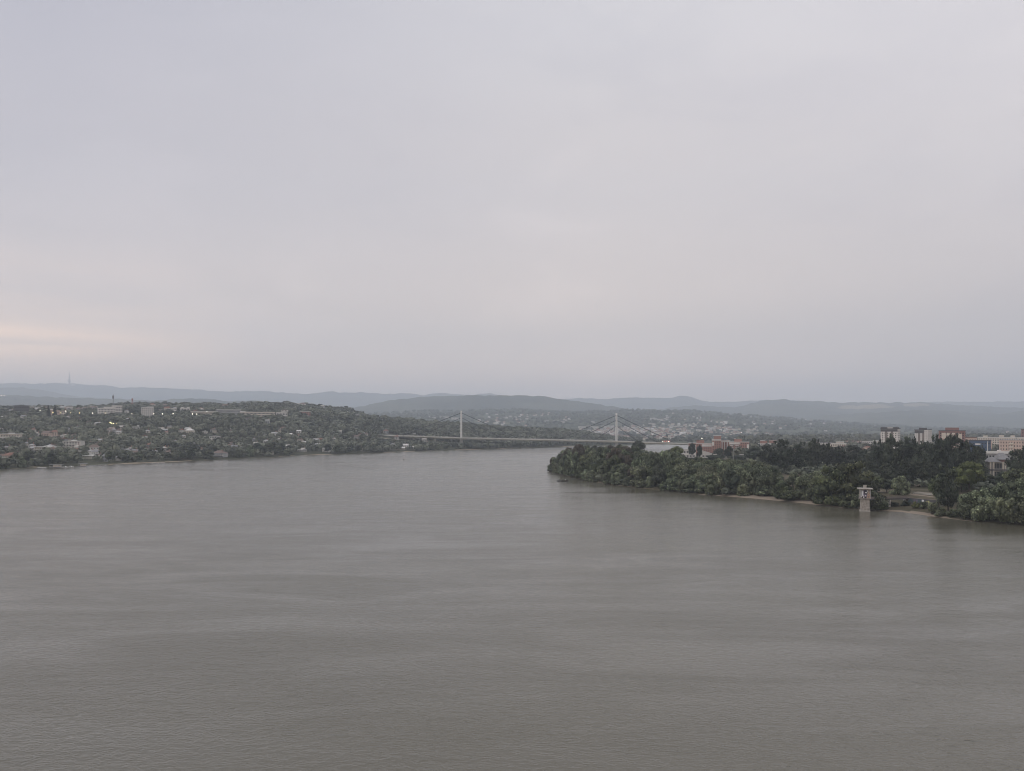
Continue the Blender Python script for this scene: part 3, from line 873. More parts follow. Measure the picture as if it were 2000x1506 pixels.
# ------------------------------------------------------------------ buildings
def inv(zfun, dlo, dhi, px, y, n=600):
    dd = np.linspace(dlo, dhi, n)
    ya = YH+(H-zfun(np.full(n, px), dd))*F/dd
    ya = np.minimum.accumulate(ya)
    i = int(np.argmax(ya <= y)) if ya.min() <= y else n-1
    return float(dd[i])
def d_left(px, y): return inv(z_left, float(ds_left(px))+2, float(E_d(px))+700, px, y)
def d_sub(px, y):
    l = sub_lines(np.float64(px)); return inv(z_sub, float(l[0][0])+15, float(l[-2][0]), px, y)
clear = []          # (x, y, r) kept free of the woods

def windows(parent, faces, m='glass', single=False):
    # faces: (x0,x1,y_front,z0,z1,nx,nz,fill_x,fill_z): real panes set a little proud of the wall
    shared = {}
    mb = MB()
    for x0,x1,yf,z0,z1,nx,nz,fx,fz in faces:
        cw, chh = (x1-x0)/nx, (z1-z0)/nz
        for i in range(nx):
            for j in range(nz):
                a, c = x0+cw*(i+0.5), z0+chh*(j+0.5)
                if single:
                    k = (round(cw*fx,2), round(chh*fz,2))
                    if k not in shared:
                        q = MB(); q.box(-k[0]/2,k[0]/2,-0.06,0.02,-k[1]/2,k[1]/2); shared[k] = q.mesh('window', M[m])
                    o = link(bpy.data.objects.new('window', shared[k])); o.parent = parent; o.location = (a, yf, c)
                else: mb.box(a-cw*fx/2, a+cw*fx/2, yf-0.08, yf+0.02, c-chh*fz/2, c+chh*fz/2)
    if mb.v:
        o = mb.build('windows', M[m], parent); o['kind'] = 'stuff'
def house(px, yb, wpx, hpx, label, wall='white', roof='tile', style='hip', d=None, group=None, depth=None, nwin=4, rz=None, bal=False, cols=False, zfun=None, rh=None, floors=2):
    if d is None: d = d_left(px, yb); z = zl(px, d)
    else: z = (zfun or zl)(px, d)
    z -= 0.4
    w = wpx*d/F; h = hpx*d/F+0.4; dp = depth or min(max(w*0.7, 6), 14)
    x = (px-CX)/F*d
    clear.append((x, d, max(w*0.5, 5)+3))
    for k in (1, 2, 3, 4, 5): clear.append((x*(1-10.0*k/d), d*(1-10.0*k/d), max(w*0.5, 4.5)))
    e = empty('house', (x, d, z), random.uniform(-.35,.35) if rz is None else rz, label, 'house', group)
    b = MB(); b.box(-w/2, w/2, 0, dp, 0, h); b.build('wall', M[wall], e)
    r = MB(); ov = 0.5
    if style == 'flat':
        r.box(-w/2-ov, w/2+ov, -ov-0.6, dp+ov, h+0.003, h+0.5)
        r.box(-w*0.12, w*0.14, dp*0.3, dp*0.7, h+0.503, h+1.9)
    else:
        r.hip(-w/2-ov, w/2+ov, -ov, dp+ov, h+0.003, h+(rh or max(2.0, min(dp*0.35, 4))), 0.5 if style == 'hip' else 0.0)
    r.build('roof', M[roof], e)
    if style != 'flat':
        c = MB(); c.box(w*0.2, w*0.2+0.7, dp*0.55, dp*0.55+0.7, h+1.0, h+(rh or 3)+1.2); c.build('chimney', M['brick'], e)
    windows(e, [(-w/2+0.5, w/2-0.5, 0, 0.6, h-0.3, nwin, floors, 0.45, 0.5)], single=True)
    if bal:
        q = MB(); q.box(-w/2-1, w/2+1, -2.2, -0.002, h*0.46, h*0.46+0.9); q.build('balcony', M['proof'], e)
    if cols:
        for i in range(4):
            q = MB(); xx = -w/2+0.6+(w-1.2)*i/3; q.tube([(xx,-1.4,0),(xx,-1.4,h)], 0.35, 6); q.build('column', M['white'], e)
        q = MB(); q.box(-w/2-1, w/2+1, -2.2, -0.7, h*0.45, h*0.45+0.5); q.build('balcony', M['white'], e)
    return e

def block(name, label, px0, px1, ytop, d, zg, depth, wall, roof='grey', floors=6, bays=6, fx=0.5, fz=0.45, rz=0.0, extra=None, cat='building', group=None, parapet=0.8, win='glass', single=False, balc=None):
    x = ((px0+px1)/2-CX)/F*d; w = (px1-px0)/F*d
    h = H-(ytop-YH)*d/F-zg
    clear.append((x, d+depth/2, max(w, depth)*0.55))
    e = empty(name, (x, d, zg), rz-math.atan2(x, d), label, cat, group)
    b = MB(); b.box(-w/2, w/2, 0, depth, -3, h); b.build('wall', M[wall], e)
    r = MB(); r.box(-w/2-0.3, w/2+0.3, -0.3, depth+0.3, h+0.003, h+parapet); r.build('roof', M[roof], e)
    windows(e, [(-w/2+0.6, w/2-0.6, 0, h*0.04, h*0.97, bays, floors, fx, fz)], win, single)
    # side windows
    sm = MB(); n = max(2, int(depth/4)); ch = h*0.93/floors
    for side in (-1, 1):
        for i in range(n):
            for j in range(floors):
                yy = depth*(i+0.5)/n; zz = h*0.04+ch*(j+0.5); xx = side*w/2
                sm.box(xx-0.06, xx+0.06, yy-0.7, yy+0.7, zz-ch*fz/2, zz+ch*fz/2)
    o = sm.build('side_windows', M[win], e); o['kind'] = 'stuff'
    if balc:
        m, xs_ = balc
        q = {}
        for (a, c) in xs_:
            for j in range(floors):
                zz = h*0.04+ch*j
                k = (round((c-a)*w, 2))
                if k not in q:
                    t = MB(); t.box(0, k, -1.3, -0.1, 0, ch*0.42); q[k] = t.mesh('balcony', M[m])
                o = link(bpy.data.objects.new('balcony', q[k])); o.parent = e; o.location = (-w/2+a*w, 0, zz)
    if extra:
        for (nm, a, c, y0, y1, z0, z1, m) in extra:      # in fractions of width, metres for the rest (z above the roof line)
            q = MB(); q.box(-w/2+a*w, -w/2+c*w, y0, y1, h+z0, h+z1); q.build(nm, M[m], e)
    return e

# --- right bank city
block('tower_block','white tower block with dark recesses, tallest and left of the three towers',1721,1752,838,1080,6,16,'white','dgrey',13,6,0.42,0.40,-0.2,
      [('rooftop_room',0.0,0.96,-0.25,12,0.803,2.2,'dgrey'),('rooftop_house',0.4,0.72,-0.4,6,0.81,2.0,'proof'),('recess',0.26,0.40,-0.14,-0.001,-34,-0.2,'bpanel'),('recess',0.60,0.73,-0.14,-0.001,-34,-0.2,'bpanel'),('dark_band',0.0,1.0,-0.2,-0.145,-3.2,-0.2,'dgrey')],'tower block')
block('tower_block','middle white tower block with small dark rooftop cabin',1787,1811,840,1130,6,17,'white','dgrey',13,6,0.42,0.40,-0.3,
      [('rooftop_room',0.3,0.78,2,10,0.803,3.0,'dgrey'),('recess',0.26,0.42,-0.14,-0.001,-34,-0.2,'bpanel'),('recess',0.60,0.74,-0.14,-0.001,-34,-0.2,'bpanel'),('dark_band',0.0,0.7,-0.2,-0.145,-4.0,-0.2,'dgrey')],'tower block')
block('tower_block','maroon and cream tower block, right of the two white towers',1836,1882,842,1000,6,18,'maroon','dgrey',12,9,0.45,0.5,-0.04,
      [('rooftop_room',0.25,0.76,1,12,0.803,4.0,'maroon'),('cream_panel',0.11,0.27,-0.15,-0.001,-34,-2,'cream'),('cream_panel',0.3,0.42,-0.15,-0.001,-34,-2.0,'cream'),('cream_panel',0.5,0.62,-0.15,-0.001,-34,-2.0,'cream'),('cream_panel',0.74,0.88,-0.15,-0.001,-34,-3.0,'cream'),('cream_panel',0.11,0.74,-0.22,-0.16,-34,-8.2,'pink')],'tower block')
block('apartment_block','pale orange low apartment block right of the maroon tower',1874,1906,855.5,1150,6,14,'pink','tile',6,7,0.4,0.45)
block('office_building','blue clad building rising behind dark trees at the right',1894,1927,861,860,6,20,'blue','dgrey',7,6,0.5,0.2,-0.15,[('pale_sign',0.35,0.62,-0.2,-0.001,-4.0,-2.6,'proof'),('edge_strip',0.97,1.0,-0.25,-0.001,-26,-0.5,'proof')])  # sign panel carries a plain pale coat
block('apartment_block','long cream apartment block with rooftop cabins behind the blue building',1914,1980,855,1500,6,14,'cream','proof',7,16,0.45,0.45,0.0,[('rooftop_cabin',0.14,0.26,2,8,0.803,3.6,'cream'),('rooftop_cabin',0.56,0.68,2,8,0.803,4.4,'cream'),('rooftop_cabin',0.85,0.97,2,8,0.803,4.0,'cream')])
block('apartment_block','pink apartment house with balconies right of the blue building',1927,1937,861,1050,6,12,'pink','grey',5,2,0.35,0.4)
block('apartment_block','beige apartment block with dark window columns at the far right',1953,1994,860,1020,6,16,'pink','grey',6,8,0.32,0.45,-0.35,balc=('cream',[(0.45,0.62)]))
block('apartment_block','cream block at the right picture edge above the trees',1990,2016,855,1250,6,14,'cream','proof',7,6,0.45,0.45,0.1)
block('tower_block','dark slim tower block cut by the right picture edge',1996,2012,839,1500,6,16,'maroon','dgrey',14,4,0.45,0.45,0.0,None,'tower block')
block('flat_roofed_hall','pale flat-roofed hall behind the grey-roofed house',1927,1971,884,760,6,14,'grey','proof',2,8,0.6,0.5,0.0,[('fascia',-0.02,1.02,-1.2,-0.32,-0.9,1.3,'proof'),('rooftop_cabin',0.46,0.62,2,6,0.803,2.2,'proof')])
# house with tiered grey roofs
e = empty('villa', (*px_point(1950, 930, 640)[:2], 6.0), -0.12, 'house with tiered grey pitched roofs among trees at the right', 'house')
clear.append((e.location.x, e.location.y, 12))
q = MB(); q.box(-6.5, 5.5, 0, 10, -2, 14.5); q.build('wall', M['concrete'], e)
q = MB(); q.hip(-8, 1.5, -1.2, 9, 14.5, 18.0, 0.35); q.build('roof', M['slate'], e)
q = MB(); q.hip(-0.5, 8.5, -0.8, 11, 16.2, 21.0, 0.25); q.build('upper_roof', M['slate'], e)
q = MB(); q.box(0.5, 7.2, 0.6, 10.5, 13, 16.19); q.build('upper_wall', M['maroon'], e)
for x0 in (-6.2, -3.9, 2.6, 4.3):
    q = MB(); q.box(x0, x0+0.7, -1.1, -0.4, -2, 14.49); q.build('column', M['cream'], e)
q = MB(); q.box(-6.4, 5.4, -1.2, -0.01, 8.1, 9.0); q.build('balcony', M['dgrey'], e)
windows(e, [(-3.0, 2.4, 0, 9.3, 13.6, 3, 1, 0.9, 0.9), (-3.0, 2.4, 0, 3.0, 7.6, 3, 1, 0.8, 0.8)], single=True)

# red brick apartment complex: wings stepping up to a tower in the middle
def wing(name, label, px0, px1, ytop, d, wall, extra=None, fl=8, bays=6, fx=0.45, balc=None, roof='proof', depth=16):
    return block(name, label, px0, px1, ytop, d, 6, depth, wall, roof, fl, bays, fx, 0.42, 0.0, extra, 'apartment block', 'red brick apartment blocks behind the spit', 0.7, balc=balc)
wing('apartment_block','red brick wing with white corner, leftmost of the red complex',1345,1361,866,1330,'brick',[('white_panel',0.4,1.0,-0.3,-0.1,-8,-2.2,'white')],5,4)
wing('apartment_block','red brick wing with stepped dark red roof left of the brick tower',1360,1391,866.5,1320,'brick',[('white_panel',0.35,0.95,-0.3,-0.1,-4.5,-1.0,'white'),('attic',0.02,0.5,2,10,0.71,5.0,'brick'),('attic_roof',0.0,0.25,1,9,5.01,5.6,'tile')],5,7)
wing('apartment_block','tallest red brick tower with white bands in the middle of the red complex',1391,1408,859,1310,'brick',[('crown_room',0.18,1.0,0,12,0.71,5.6,'brick'),('crown_slab',0.1,1.05,-0.6,12.5,5.61,6.4,'proof'),('white_panel',0.0,0.24,-0.3,-0.1,-9,-3,'white'),('white_band',0.0,1.0,-0.35,-0.11,-1.2,-0.2,'white')],8,4)
wing('apartment_block','red and white block with vertical white pilasters right of the brick tower',1408,1424,860.5,1325,'brick',[('pilaster',0.1,0.22,-0.5,-0.1,-20,-2,'white'),('pilaster',0.4,0.5,-0.5,-0.1,-20,-2,'white'),('pilaster',0.7,0.85,-0.5,-0.1,-20,-2,'white'),('white_band',0.0,1.0,-0.55,-0.11,-2.2,-0.3,'white')],7,4)
wing('apartment_block','red block with rows of white balconies and pale flat roof',1424,1446,864,1312,'brick',[('white_band',0.0,1.0,-0.3,-0.11,-3.2,-0.3,'white'),('attic',0.45,1.1,3,12,0.71,5.0,'brick'),('attic_roof',0.4,0.6,2,12,5.01,5.6,'proof')],7,6,0.4,('white',[(0.08,0.34),(0.55,0.85)]))
wing('apartment_block','plain red brick end block with white corner balconies',1446,1463,864,1300,'brick',[('white_panel',0.74,1.0,-0.35,-0.1,-20,-3,'white')],7,4)
wing('apartment_block','distant red and white block half hidden behind the dark poplars',1481,1500,867,1500,'white',[('attic',0.2,0.9,1,10,0.71,5.2,'brick'),('attic_roof',0.2,0.7,0.5,10.5,5.21,5.9,'proof')],6,5)
wing('apartment_block','distant red roofed block right of the half hidden white one',1500,1527,866.5,1520,'white',[('attic',0.1,0.6,1,10,0.71,5.6,'brick'),('attic_roof',0.08,0.6,0.5,10.5,5.61,6.2,'proof'),('brick_panel',0.0,0.4,-0.3,-0.1,-14,-3,'brick')],6,7)
block('low_hall','white flat-roofed hall with window row left of the dark tree',1332,1359,878,1150,5,12,'white','proof',2,9,0.5,0.5,0.0,[('raised_roof',0.6,1.0,1,9,0.81,2.6,'proof')],'hall')
e = empty('sports_shed', (*px_point(1379, 884, 1140)[:2], 5.0), 0, 'white shed with roof sloping down to the right', 'hall')
q = MB(); q.prism([(-8,0),(9,0),(9,6.5),(-8,11.5)], 0, 10); q.build('wall', M['white'], e)
q = MB(); q.prism([(-8.4,11.7),(-8.4,12.3),(9.4,7.2),(9.4,6.6)], -0.4, 10.4); q.build('roof', M['proof'], e)
windows(e, [(-6,7,0,1.5,6,7,1,0.5,0.5)], single=True)
for px, y0, la in ((1396.5,886.5,'white signboard on two posts below the brick tower'),(1448.5,887,'low white canopy below the red balconies')):
    e = empty('post_sign', (*px_point(px, 887, 1000)[:2], 5.5), 0, la, 'signboard')
    q = MB(); zz = H-(y0-YH)*1000/F-5.5
    q.box(-2.4, 2.4, -0.2, 0.2, zz-0.9, zz); q.build('panel', M['white'], e)
    for s in (-2.2, 2.0):
        q = MB(); q.box(s, s+0.2, -0.1, 0.1, 0, zz-0.903); q.build('post', M['grey'], e)
block('kiosk','small white building with dark opening right of the red end block',1458,1463,881,1050,6,5,'white','proof',1,1,0.5,0.4)
e = empty('floodlight_mast', (*px_point(1432, 900, 800)[:2], 5.5), 0, 'tall grey floodlight mast in front of red apartments', 'lamp mast')
zz = H-(869-YH)*800/F-5.5
q = MB(); q.tube([(0,0,0),(0,0,zz)], [0.35,0.18], 8); q.build('pole', M['grey'], e)
q = MB(); q.box(-1.1,1.1,-0.25,0.25,zz,zz+0.8); q.build('lamp_head', M['grey'], e)
# low city roofs seen over the poplars
for i,(p0,p1,yt,d,wl_,rf,la) in enumerate([(1603,1624,865,1500,'white','slate','low white building with grey roof over the poplars'),(1622,1652,866.5,1350,'cream','proof','pale flat-roofed hall over the poplars, left of the white tower'),(1633,1648,863.5,1500,'cream','proof','pale upper storey rising behind the flat-roofed hall'),
    (1652,1700,861.5,1900,'pink','tile','long low building with brown-red roof far behind the poplars'),(1684,1712,862,1600,'white','grey','white block at the foot of the left tower'),(1575,1600,864,1800,'cream','tile','cream house row with red roof far behind dark poplars'),
    (1540,1572,865,1900,'pink','tile','pinkish low block far behind the dark poplars'),(1706,1722,861,1750,'cream','proof','cream slab just left of the white tower')]):
    block('city_building', la, p0, p1, yt, d, 6, 12, wl_, rf, 4, max(4,int((p1-p0)/4)), 0.45, 0.45)
# clump of little dwellings seen through the poplar tops
for i in range(26):
    px = random.uniform(1545, 1712); d = random.uniform(1000, 1500)
    yt = random.uniform(865, 880)
    z = zr(px, d); h = H-(yt-YH)*d/F-z
    if h < 4: continue
    w = random.uniform(7, 12)
    e = empty('house', ((px-CX)/F*d, d, z), random.uniform(-.5,.5), 'small pale house seen between the tops of the dark poplars', 'house', 'small houses behind the poplars')
    q = MB(); q.box(-w/2, w/2, 0, 9, -1, h-2.5); q.build('wall', M[random.choice(['white','cream','pink'])], e)
    q = MB(); q.hip(-w/2-.4, w/2+.4, -.4, 9.4, h-2.49, h, 0.5); q.build('roof', M[random.choice(['tile','btile','slate'])], e)
    windows(e, [(-w/2+.5, w/2-.5, 0, max(0.5,h-8), h-3, 3, 2, .45, .55)])

# --- left bank
block('office_building','dark grey flat slab building on the plateau at the far left',29,55,792.5,1800,zl(42,1800)-1,16,'dgrey','dgrey',3,8,0.5,0.4)
block('apartment_block','stepped white apartment block on the left plateau, front part',194,224,797.5,1830,zl(210,1830)-2,16,'white','proof',4,11,0.5,0.5,0.15,[('upper_storey',0.35,1.0,1,12,0.81,3.4,'white')])
block('apartment_block','higher white apartment block behind the stepped one on the left plateau',219,238,792.5,1900,zl(228,1900)-2,14,'white','proof',4,6,0.5,0.5)
block('apartment_block','white block with grey window bands above the lit lamps',277,299,796,1820,zl(288,1820)-2,14,'white','proof',5,6,0.7,0.4,0.0,[('upper_storey',0.5,1.0,1,10,0.81,2.2,'proof')])
block('apartment_block','low white house row right of the banded block',334,344,797,2000,zl(339,2000)-2,10,'white','slate',3,4)
block('apartment_block','white block with dark window grid left of the long school',352,370,797,2000,zl(361,2000)-2,12,'white','proof',3,6,0.5,0.5,0.0,[('upper_storey',0.1,0.4,1,8,0.81,2.4,'white'),('upper_storey',0.7,1.0,1,8,0.81,2.4,'white')])
block('school_building','long low white building with rows of dark windows on the left ridge',374,424,804,1900,zl(400,1900)-1,14,'cream','proof',2,24,0.7,0.4)
block('school_building','three storey long pale wing on the left ridge',424,470,800.5,1960,zl(447,1960)-1,14,'grey','proof',3,22,0.7,0.4)
block('school_building','low white wing with flat pale roof continuing the long school',470,536,805,1930,zl(503,1930)-1,12,'cream','proof',2,26,0.6,0.45,0.0,[('upper_storey',0.0,0.16,1,10,0.81,2.2,'white')])
block('pavilion','bright white flat-roofed pavilion with dark columns on the left ridge',540,561,806,1930,zl(550,1930)-1,10,'white','white',2,7,0.55,0.6)
block('pavilion','white flat-roofed building above brown terraces right of the pavilion',584,606,804.3,2050,zl(595,2050)-1,10,'brick','white',2,6,0.5,0.5)
block('apartment_block','pale flat block on the skyline left of the chimney',130,142,794,2000,zl(136,2000)-2,10,'white','slate',2,5)
block('apartment_block','red roofed long house behind the row of yellow lamps',97,116,801.5,1760,zl(106,1760)-2,12,'pink','tile',2,6,0.4,0.45)
house(19,861,36,13,'large pale ochre house with balconies at the left picture edge','cream','proof','flat',nwin=7,bal=True,rz=0.15)
house(88,857,16,11,'white and pinkish house with tall white gable at the left','pink','btile','gable',nwin=3)
house(104,852,16,8,'house with red-brown tiled roof among trees at the left','pink','tile','hip',nwin=3)
house(140,873,34,11,'white villa with flat roof, columns and terrace on the left slope','white','proof','flat',nwin=6,cols=True,rz=0.05)
house(88,882,42,8,'long low pavilion with pale flat roof and columns on the left slope','cream','proof','flat',nwin=9,cols=True,rz=0.0)
house(182,883,22,9,'house with dark hipped roof and white terraces above the shore','white','btile','hip',nwin=4,bal=True)
house(187,890,18,7,'white stepped house just below the dark hipped roof','white','slate','hip',nwin=4,bal=True)
house(14,898,24,8,'house with reddish hipped roof low on the far left bank','cream','tile','hip',nwin=4)
house(172,896,28,5,'low beige terraced building under trees near the left moorings','cream','proof','flat',nwin=6,rz=-0.3)
house(207,902,13,11,'grey two storey house at the water with arched openings','grey','slate','gable',nwin=4,rz=0.0)
house(416,862,17,10,'white house with twin side walls and dark middle on the left slope','white','slate','flat',nwin=3)
house(424,893,25,8,'terraced boathouse with red-brown roof at the left waterline','grey','btile','hip',nwin=5,bal=True,rz=-0.25)
house(396,880,12,4,'small house with faded red roof above the terraced boathouse','pink','tile','hip',nwin=3)
house(44,818,10,5,'bright white house high on the far left slope','white','slate','gable',nwin=3)
house(6,821,16,5,'pale house with long roof at the left picture edge, high on the slope','white','proof','hip',nwin=4)
house(133,843,10,5,'white house left of centre on the upper left slope','white','slate','gable',nwin=3)
house(146,840,9,5,'grey-white house right beside the white one on the upper left slope','grey','slate','gable',nwin=3)
house(268,838,26,5,'long white low house with many windows below the four white lamps','white','proof','flat',nwin=9,rz=-0.1)
house(368,846,16,5,'pale house roof among trees below the ridge school','cream','proof','hip',nwin=4)
house(400,847,8,4,'small white house above the twin-walled white house','white','proof','flat',nwin=2)
house(637,883,15,6,'white house with flat roof and dark porch by the left water','white','white','flat',nwin=5)
house(566,853,11,4,'house with grey-white roof left of the bright red roof','white','proof','hip',nwin=3)
house(582,854,9,3,'small house with bright red roof on the left slope','white','tile','hip',nwin=2)
house(583,846,8,4,'white gabled house just above the bright red roof','white','proof','gable',nwin=2)
house(537,849,8,3,'white house left of the red roofed pair','white','proof','gable',nwin=2)
house(594,868,8,4,'white roof house below the bright red roof on the left slope','white','proof','gable',nwin=2)
house(561,876,14,4,'low white-roofed house at the edge of the dark grove','cream','proof','gable',nwin=4)
house(590,882,18,3,'long white garden building near the left lawn','white','proof','flat',nwin=5)
house(778,868,7,5,'white two storey house below the bridge deck at the left','white','proof','flat',nwin=2)
house(792,873,13,3,'white roofed boathouse by the water below the bridge','white','proof','gable',nwin=3)
house(789,878,9,3,'smaller pale roofed shed below the white roofed boathouse','cream','proof','gable',nwin=2)
house(806,877,7,3,'little white hut at the water under the bridge','white','white','gable',nwin=2)
house(676,809.5,8,4,'white house on the skyline slope above the bridge','white','proof','gable',nwin=2)
left_specks = [(32,805),(60,803),(78,800),(83,801),(120,799),(158,801),(165,804),(150,806),(176,801),(184,803),(62,806),(115,796),(148,797),(130,819),(152,822),(212,822),(247,823),(172,827),(190,830),(318,800),(325,805),(314,807),(485,819),(522,825),(453,837),(534,849),(513,851),(60,862),(50,851),(50,856),(142,853),(146,862),(330,836),(290,872),(338,866),(377,869),(450,868),(519,864),(500,882),(530,886),(320,877),(326,879),(60,874),(36,886),(52,899),(62,903),(38,902),(88,905),(96,875),(240,885),(238,881),(262,888),(265,900),(345,896),(285,880),(365,842),(352,843),(420,844),(545,861),(552,838),(555,807),(700,809),(705,811),(712,811),(718,812),(724,813),(733,814),(752,816),(765,818),(772,818),(697,815),(590,797),(584,796),(616,796),(629,802),(650,793.5),(820,822),(827,823),(995,838),(1000,834),(661,875),(709,849),(620,870),(625,863),(618,871)]
for k in range(116):
    left_specks.append((random.uniform(0, 440), random.triangular(798, 812, 806)) if k < 34 else (random.uniform(0, 330), random.uniform(838, 903)) if k < 86 else (random.uniform(340, 860), random.uniform(842, 880)))
left_specks = [q for q in left_specks if q[1] < float(left_shore_y(q[0]))-6]
for i,(px,y) in enumerate(left_specks):
    u = random.random(); zone = 'upper plateau' if y < 812 else ('middle slope' if y < 856 else 'lower slope')
    wl_, what = random.choice([('white','small white house'),('dimw','small dull white house'),('cream','small cream house'),('grey','small grey house')])
    house(px, y+(0 if y < 813 else 2), random.uniform(6.5,11.5), random.uniform(6.0,9.0) if y < 813 else random.uniform(4.0,6.5), f'{what} half hidden by trees, left bank {zone}', wl_, random.choice(['concrete','slate','tile','btile','grey']), random.choice(['hip','gable','gable','flat']), nwin=2, group=f'{what}s on the {zone} of the left bank')

# --- suburb beyond the bridge: single meshes with walls and roof, too far to show parts
sub_mesh = []
for i in range(14):
    r = random.Random(i); q = MB()
    w = r.uniform(11, 19); dp = r.uniform(10, 12); h = r.uniform(6, 10)
    q.box(-w/2, w/2, 0, dp, -4, h, 0)
    q.hip(-w/2-.6, w/2+.6, -.6, dp+.6, h+.003, h+r.uniform(2.2,3.6), r.choice([0,0.5]), 1)
    for k in range(3):
        xx = -w/2+w*(k+.5)/3; q.box(xx-.7, xx+.7, -.08, .02, h*.45, h*.75, 2)
    sub_mesh.append(q.mesh('house', [M[r.choice(['white','white','white','cream','cream','pink'])], M[r.choice(['tile','btile','tile','slate','proof'])], M['glass']]))
def suburb_sample():
    u = random.random()
    if u < 0.56: return random.triangular(1115, 1345, 1230), random.triangular(834, 861, 850), 'hillside town behind the right bridge pylon'
    if u < 0.70: return random.uniform(1320, 1480), random.triangular(822, 858, 840), 'slope behind the red apartment blocks'
    if u < 0.80: return random.uniform(1235, 1620), random.uniform(806, 836), 'upper slope above the hillside town'
    if u < 0.90: return random.uniform(1470, 1990), random.uniform(824, 852), 'hazy slope behind the right city'
    return random.uniform(935, 1115), random.triangular(806, 834, 818), 'slope between the two bridge pylons'
n_ind = 0
stuffV, stuffN = [], 0
far_mb = MB()
placed = []
for i in range(1500):
    px, y, zone = suburb_sample()
    if fbm(np.array([px/26]), np.array([y/7]), 81, 2)[0] < -0.10: continue
    d = d_sub(px, y); x = (px-CX)/F*d
    if any(abs(x-a) < 15 and abs(d-b) < 12 for a, b in placed): continue
    placed.append((x, d))
    z = zs(px, d)
    if n_ind < 190:
        n_ind += 1
        o = link(bpy.data.objects.new('hillside_house', sub_mesh[n_ind % 14]))
        o.location = (x, d, z); o.rotation_euler = (0, 0, random.uniform(-0.9, 0.9))
        tag(o, f'tiny house on the {zone}', 'house', f'houses on the {zone}')
    elif len(placed) < 560:
        w, dp, h = random.uniform(10, 18), 10, random.uniform(5, 9)
        c = random.choice([0,0,1,1,2])
        far_mb.box(x-w/2, x+w/2, d, d+dp, z-4, z+h, c)
        far_mb.hip(x-w/2-.6, x+w/2+.6, d-.6, d+dp+.6, z+h+.003, z+h+3, 0.5, random.choice([3,3,4,5]))
o = far_mb.build('distant_houses', [M['white'], M['cream'], M['pink'], M['tile'], M['btile'], M['slate']])
tag(o, 'scattered far houses covering the hillside beyond the river', None, None, 'stuff')
big = [(1066,824,11,3.2),(1086,824,12,3.5),(1098,825,9,3),(1137,836,15,4),(1152,835,12,4.5),(1163,837,12,5),(1180,836,10,5),(1193,835,12,4.5),(1160,825.5,10,4),(1277,819,13,3.5),(1290,820,11,2.5),(1306,816,8,2.5),(852,817,16,3),(868,816,20,3),(889,819,15,4.5),(837,815,6,3),(846,814,4,2),(870,808.5,9,1.8),(1413,834,9,3),(1427,835,12,3),(1394,838,8,3.5),(1542,819,9,3),(1370,833,7,2.5),(1382,846,9,4),(1345,843,8,4),(1018,819,6,2.5),(997,814,6,3),(1007,816,5,3),(953,794,5,2.5)]
for px, y, w, h in big:
    d = d_sub(px, y+1) if px != 953 else 7200
    x = (px-CX)/F*d
    q = MB(); W_, H_ = w*d/F, h*d/F
    zone = 'between the two bridge pylons' if 905 < px < 1110 else 'left of the left bridge pylon' if px < 905 else 'around the right bridge pylon' if px < 1240 else 'on the hillside above the red apartments'
    e = empty('hillside_building', (x, d, zs(px, d)-2), 0, f'larger white building in the hillside town {zone}', 'building', f'larger white buildings {zone}')
    q.box(-W_/2, W_/2, 0, 14, -6, H_+2); q.build('wall', M['white'], e)
    q = MB(); q.box(-W_/2-.5, W_/2+.5, -.5, 14.5, H_+2.003, H_+3); q.build('roof', M[random.choice(['proof','slate','tile'])], e)
    windows(e, [(-W_/2+1, W_/2-1, 0, 2, H_+1.4, max(3,int(W_/5)), max(2,int(H_/3)), .5, .45)])

# ------------------------------------------------------------------ bridge
BD = 1965.0
def bz(x):      # deck level, falling from the hill side to the city side
    px = CX+x*F/BD
    return H-(float(np.interp(px, [700,760,901,1000,1100,1204,1330,1450], [847.5,850,855,857,859,861.5,866,871]))-YH)*BD/F
bx = [(p-CX)/F*BD for p in range(735, 1441, 15)]
br = empty('cable_stayed_bridge', (0, BD, 0), 0, 'long cable-stayed road bridge with two white pylons across the river', 'bridge')
def strip(name, y0, y1, z0, z1, m, x_from=None):
    q = MB()
    for a, b in zip(bx, bx[1:]):
        v = len(q.v)
        for x in (a, b):
            z = bz(x)
            q.v += [(x,y0,z+z0),(x,y1,z+z0),(x,y1,z+z1),(x,y0,z+z1)]
        for k in range(4):
            q.f.append((v+k, v+4+k, v+4+(k+1)%4, v+(k+1)%4)); q.m.append(0)
    q.f.append((0,1,2,3)); q.m.append(0); v = len(q.v)-4; q.f.append((v+3,v+2,v+1,v)); q.m.append(0)
    return q.build(name, M[m], br)
strip('deck_slab', -13, 13, -0.6, 0.0, 'concrete')
strip('girder', -7, 7, -3.5, -0.603, 'girder')
strip('road', -11, 11, 0.004, 0.06, 'asphalt')
for s in (-1, 1):
    strip('kerb_beam', s*12.9-0.15 if s > 0 else -13.1, 13.1 if s > 0 else -12.8, -1.3, 0.45, 'deckedge')
    strip('handrail', s*12.6-0.06, s*12.6+0.06, 1.05, 1.25, 'proof')
pm = {}
for x in np.arange(bx[0]+2, bx[-1], 4.0):
    for s in (-12.6, 12.6):
        if 'p' not in pm:
            q = MB(); q.box(-.08,.08,-.08,.08,0.06,1.049); pm['p'] = q.mesh('rail_post', M['steel'])
        if len(pm) < 290:
            o = link(bpy.data.objects.new('rail_post', pm['p'])); o.parent = br; o.location = (x, s, bz(x)); pm[len(pm)] = 1
pyl = [((901-CX)/F*BD, 84.2), ((1204-CX)/F*BD, 78.6)]
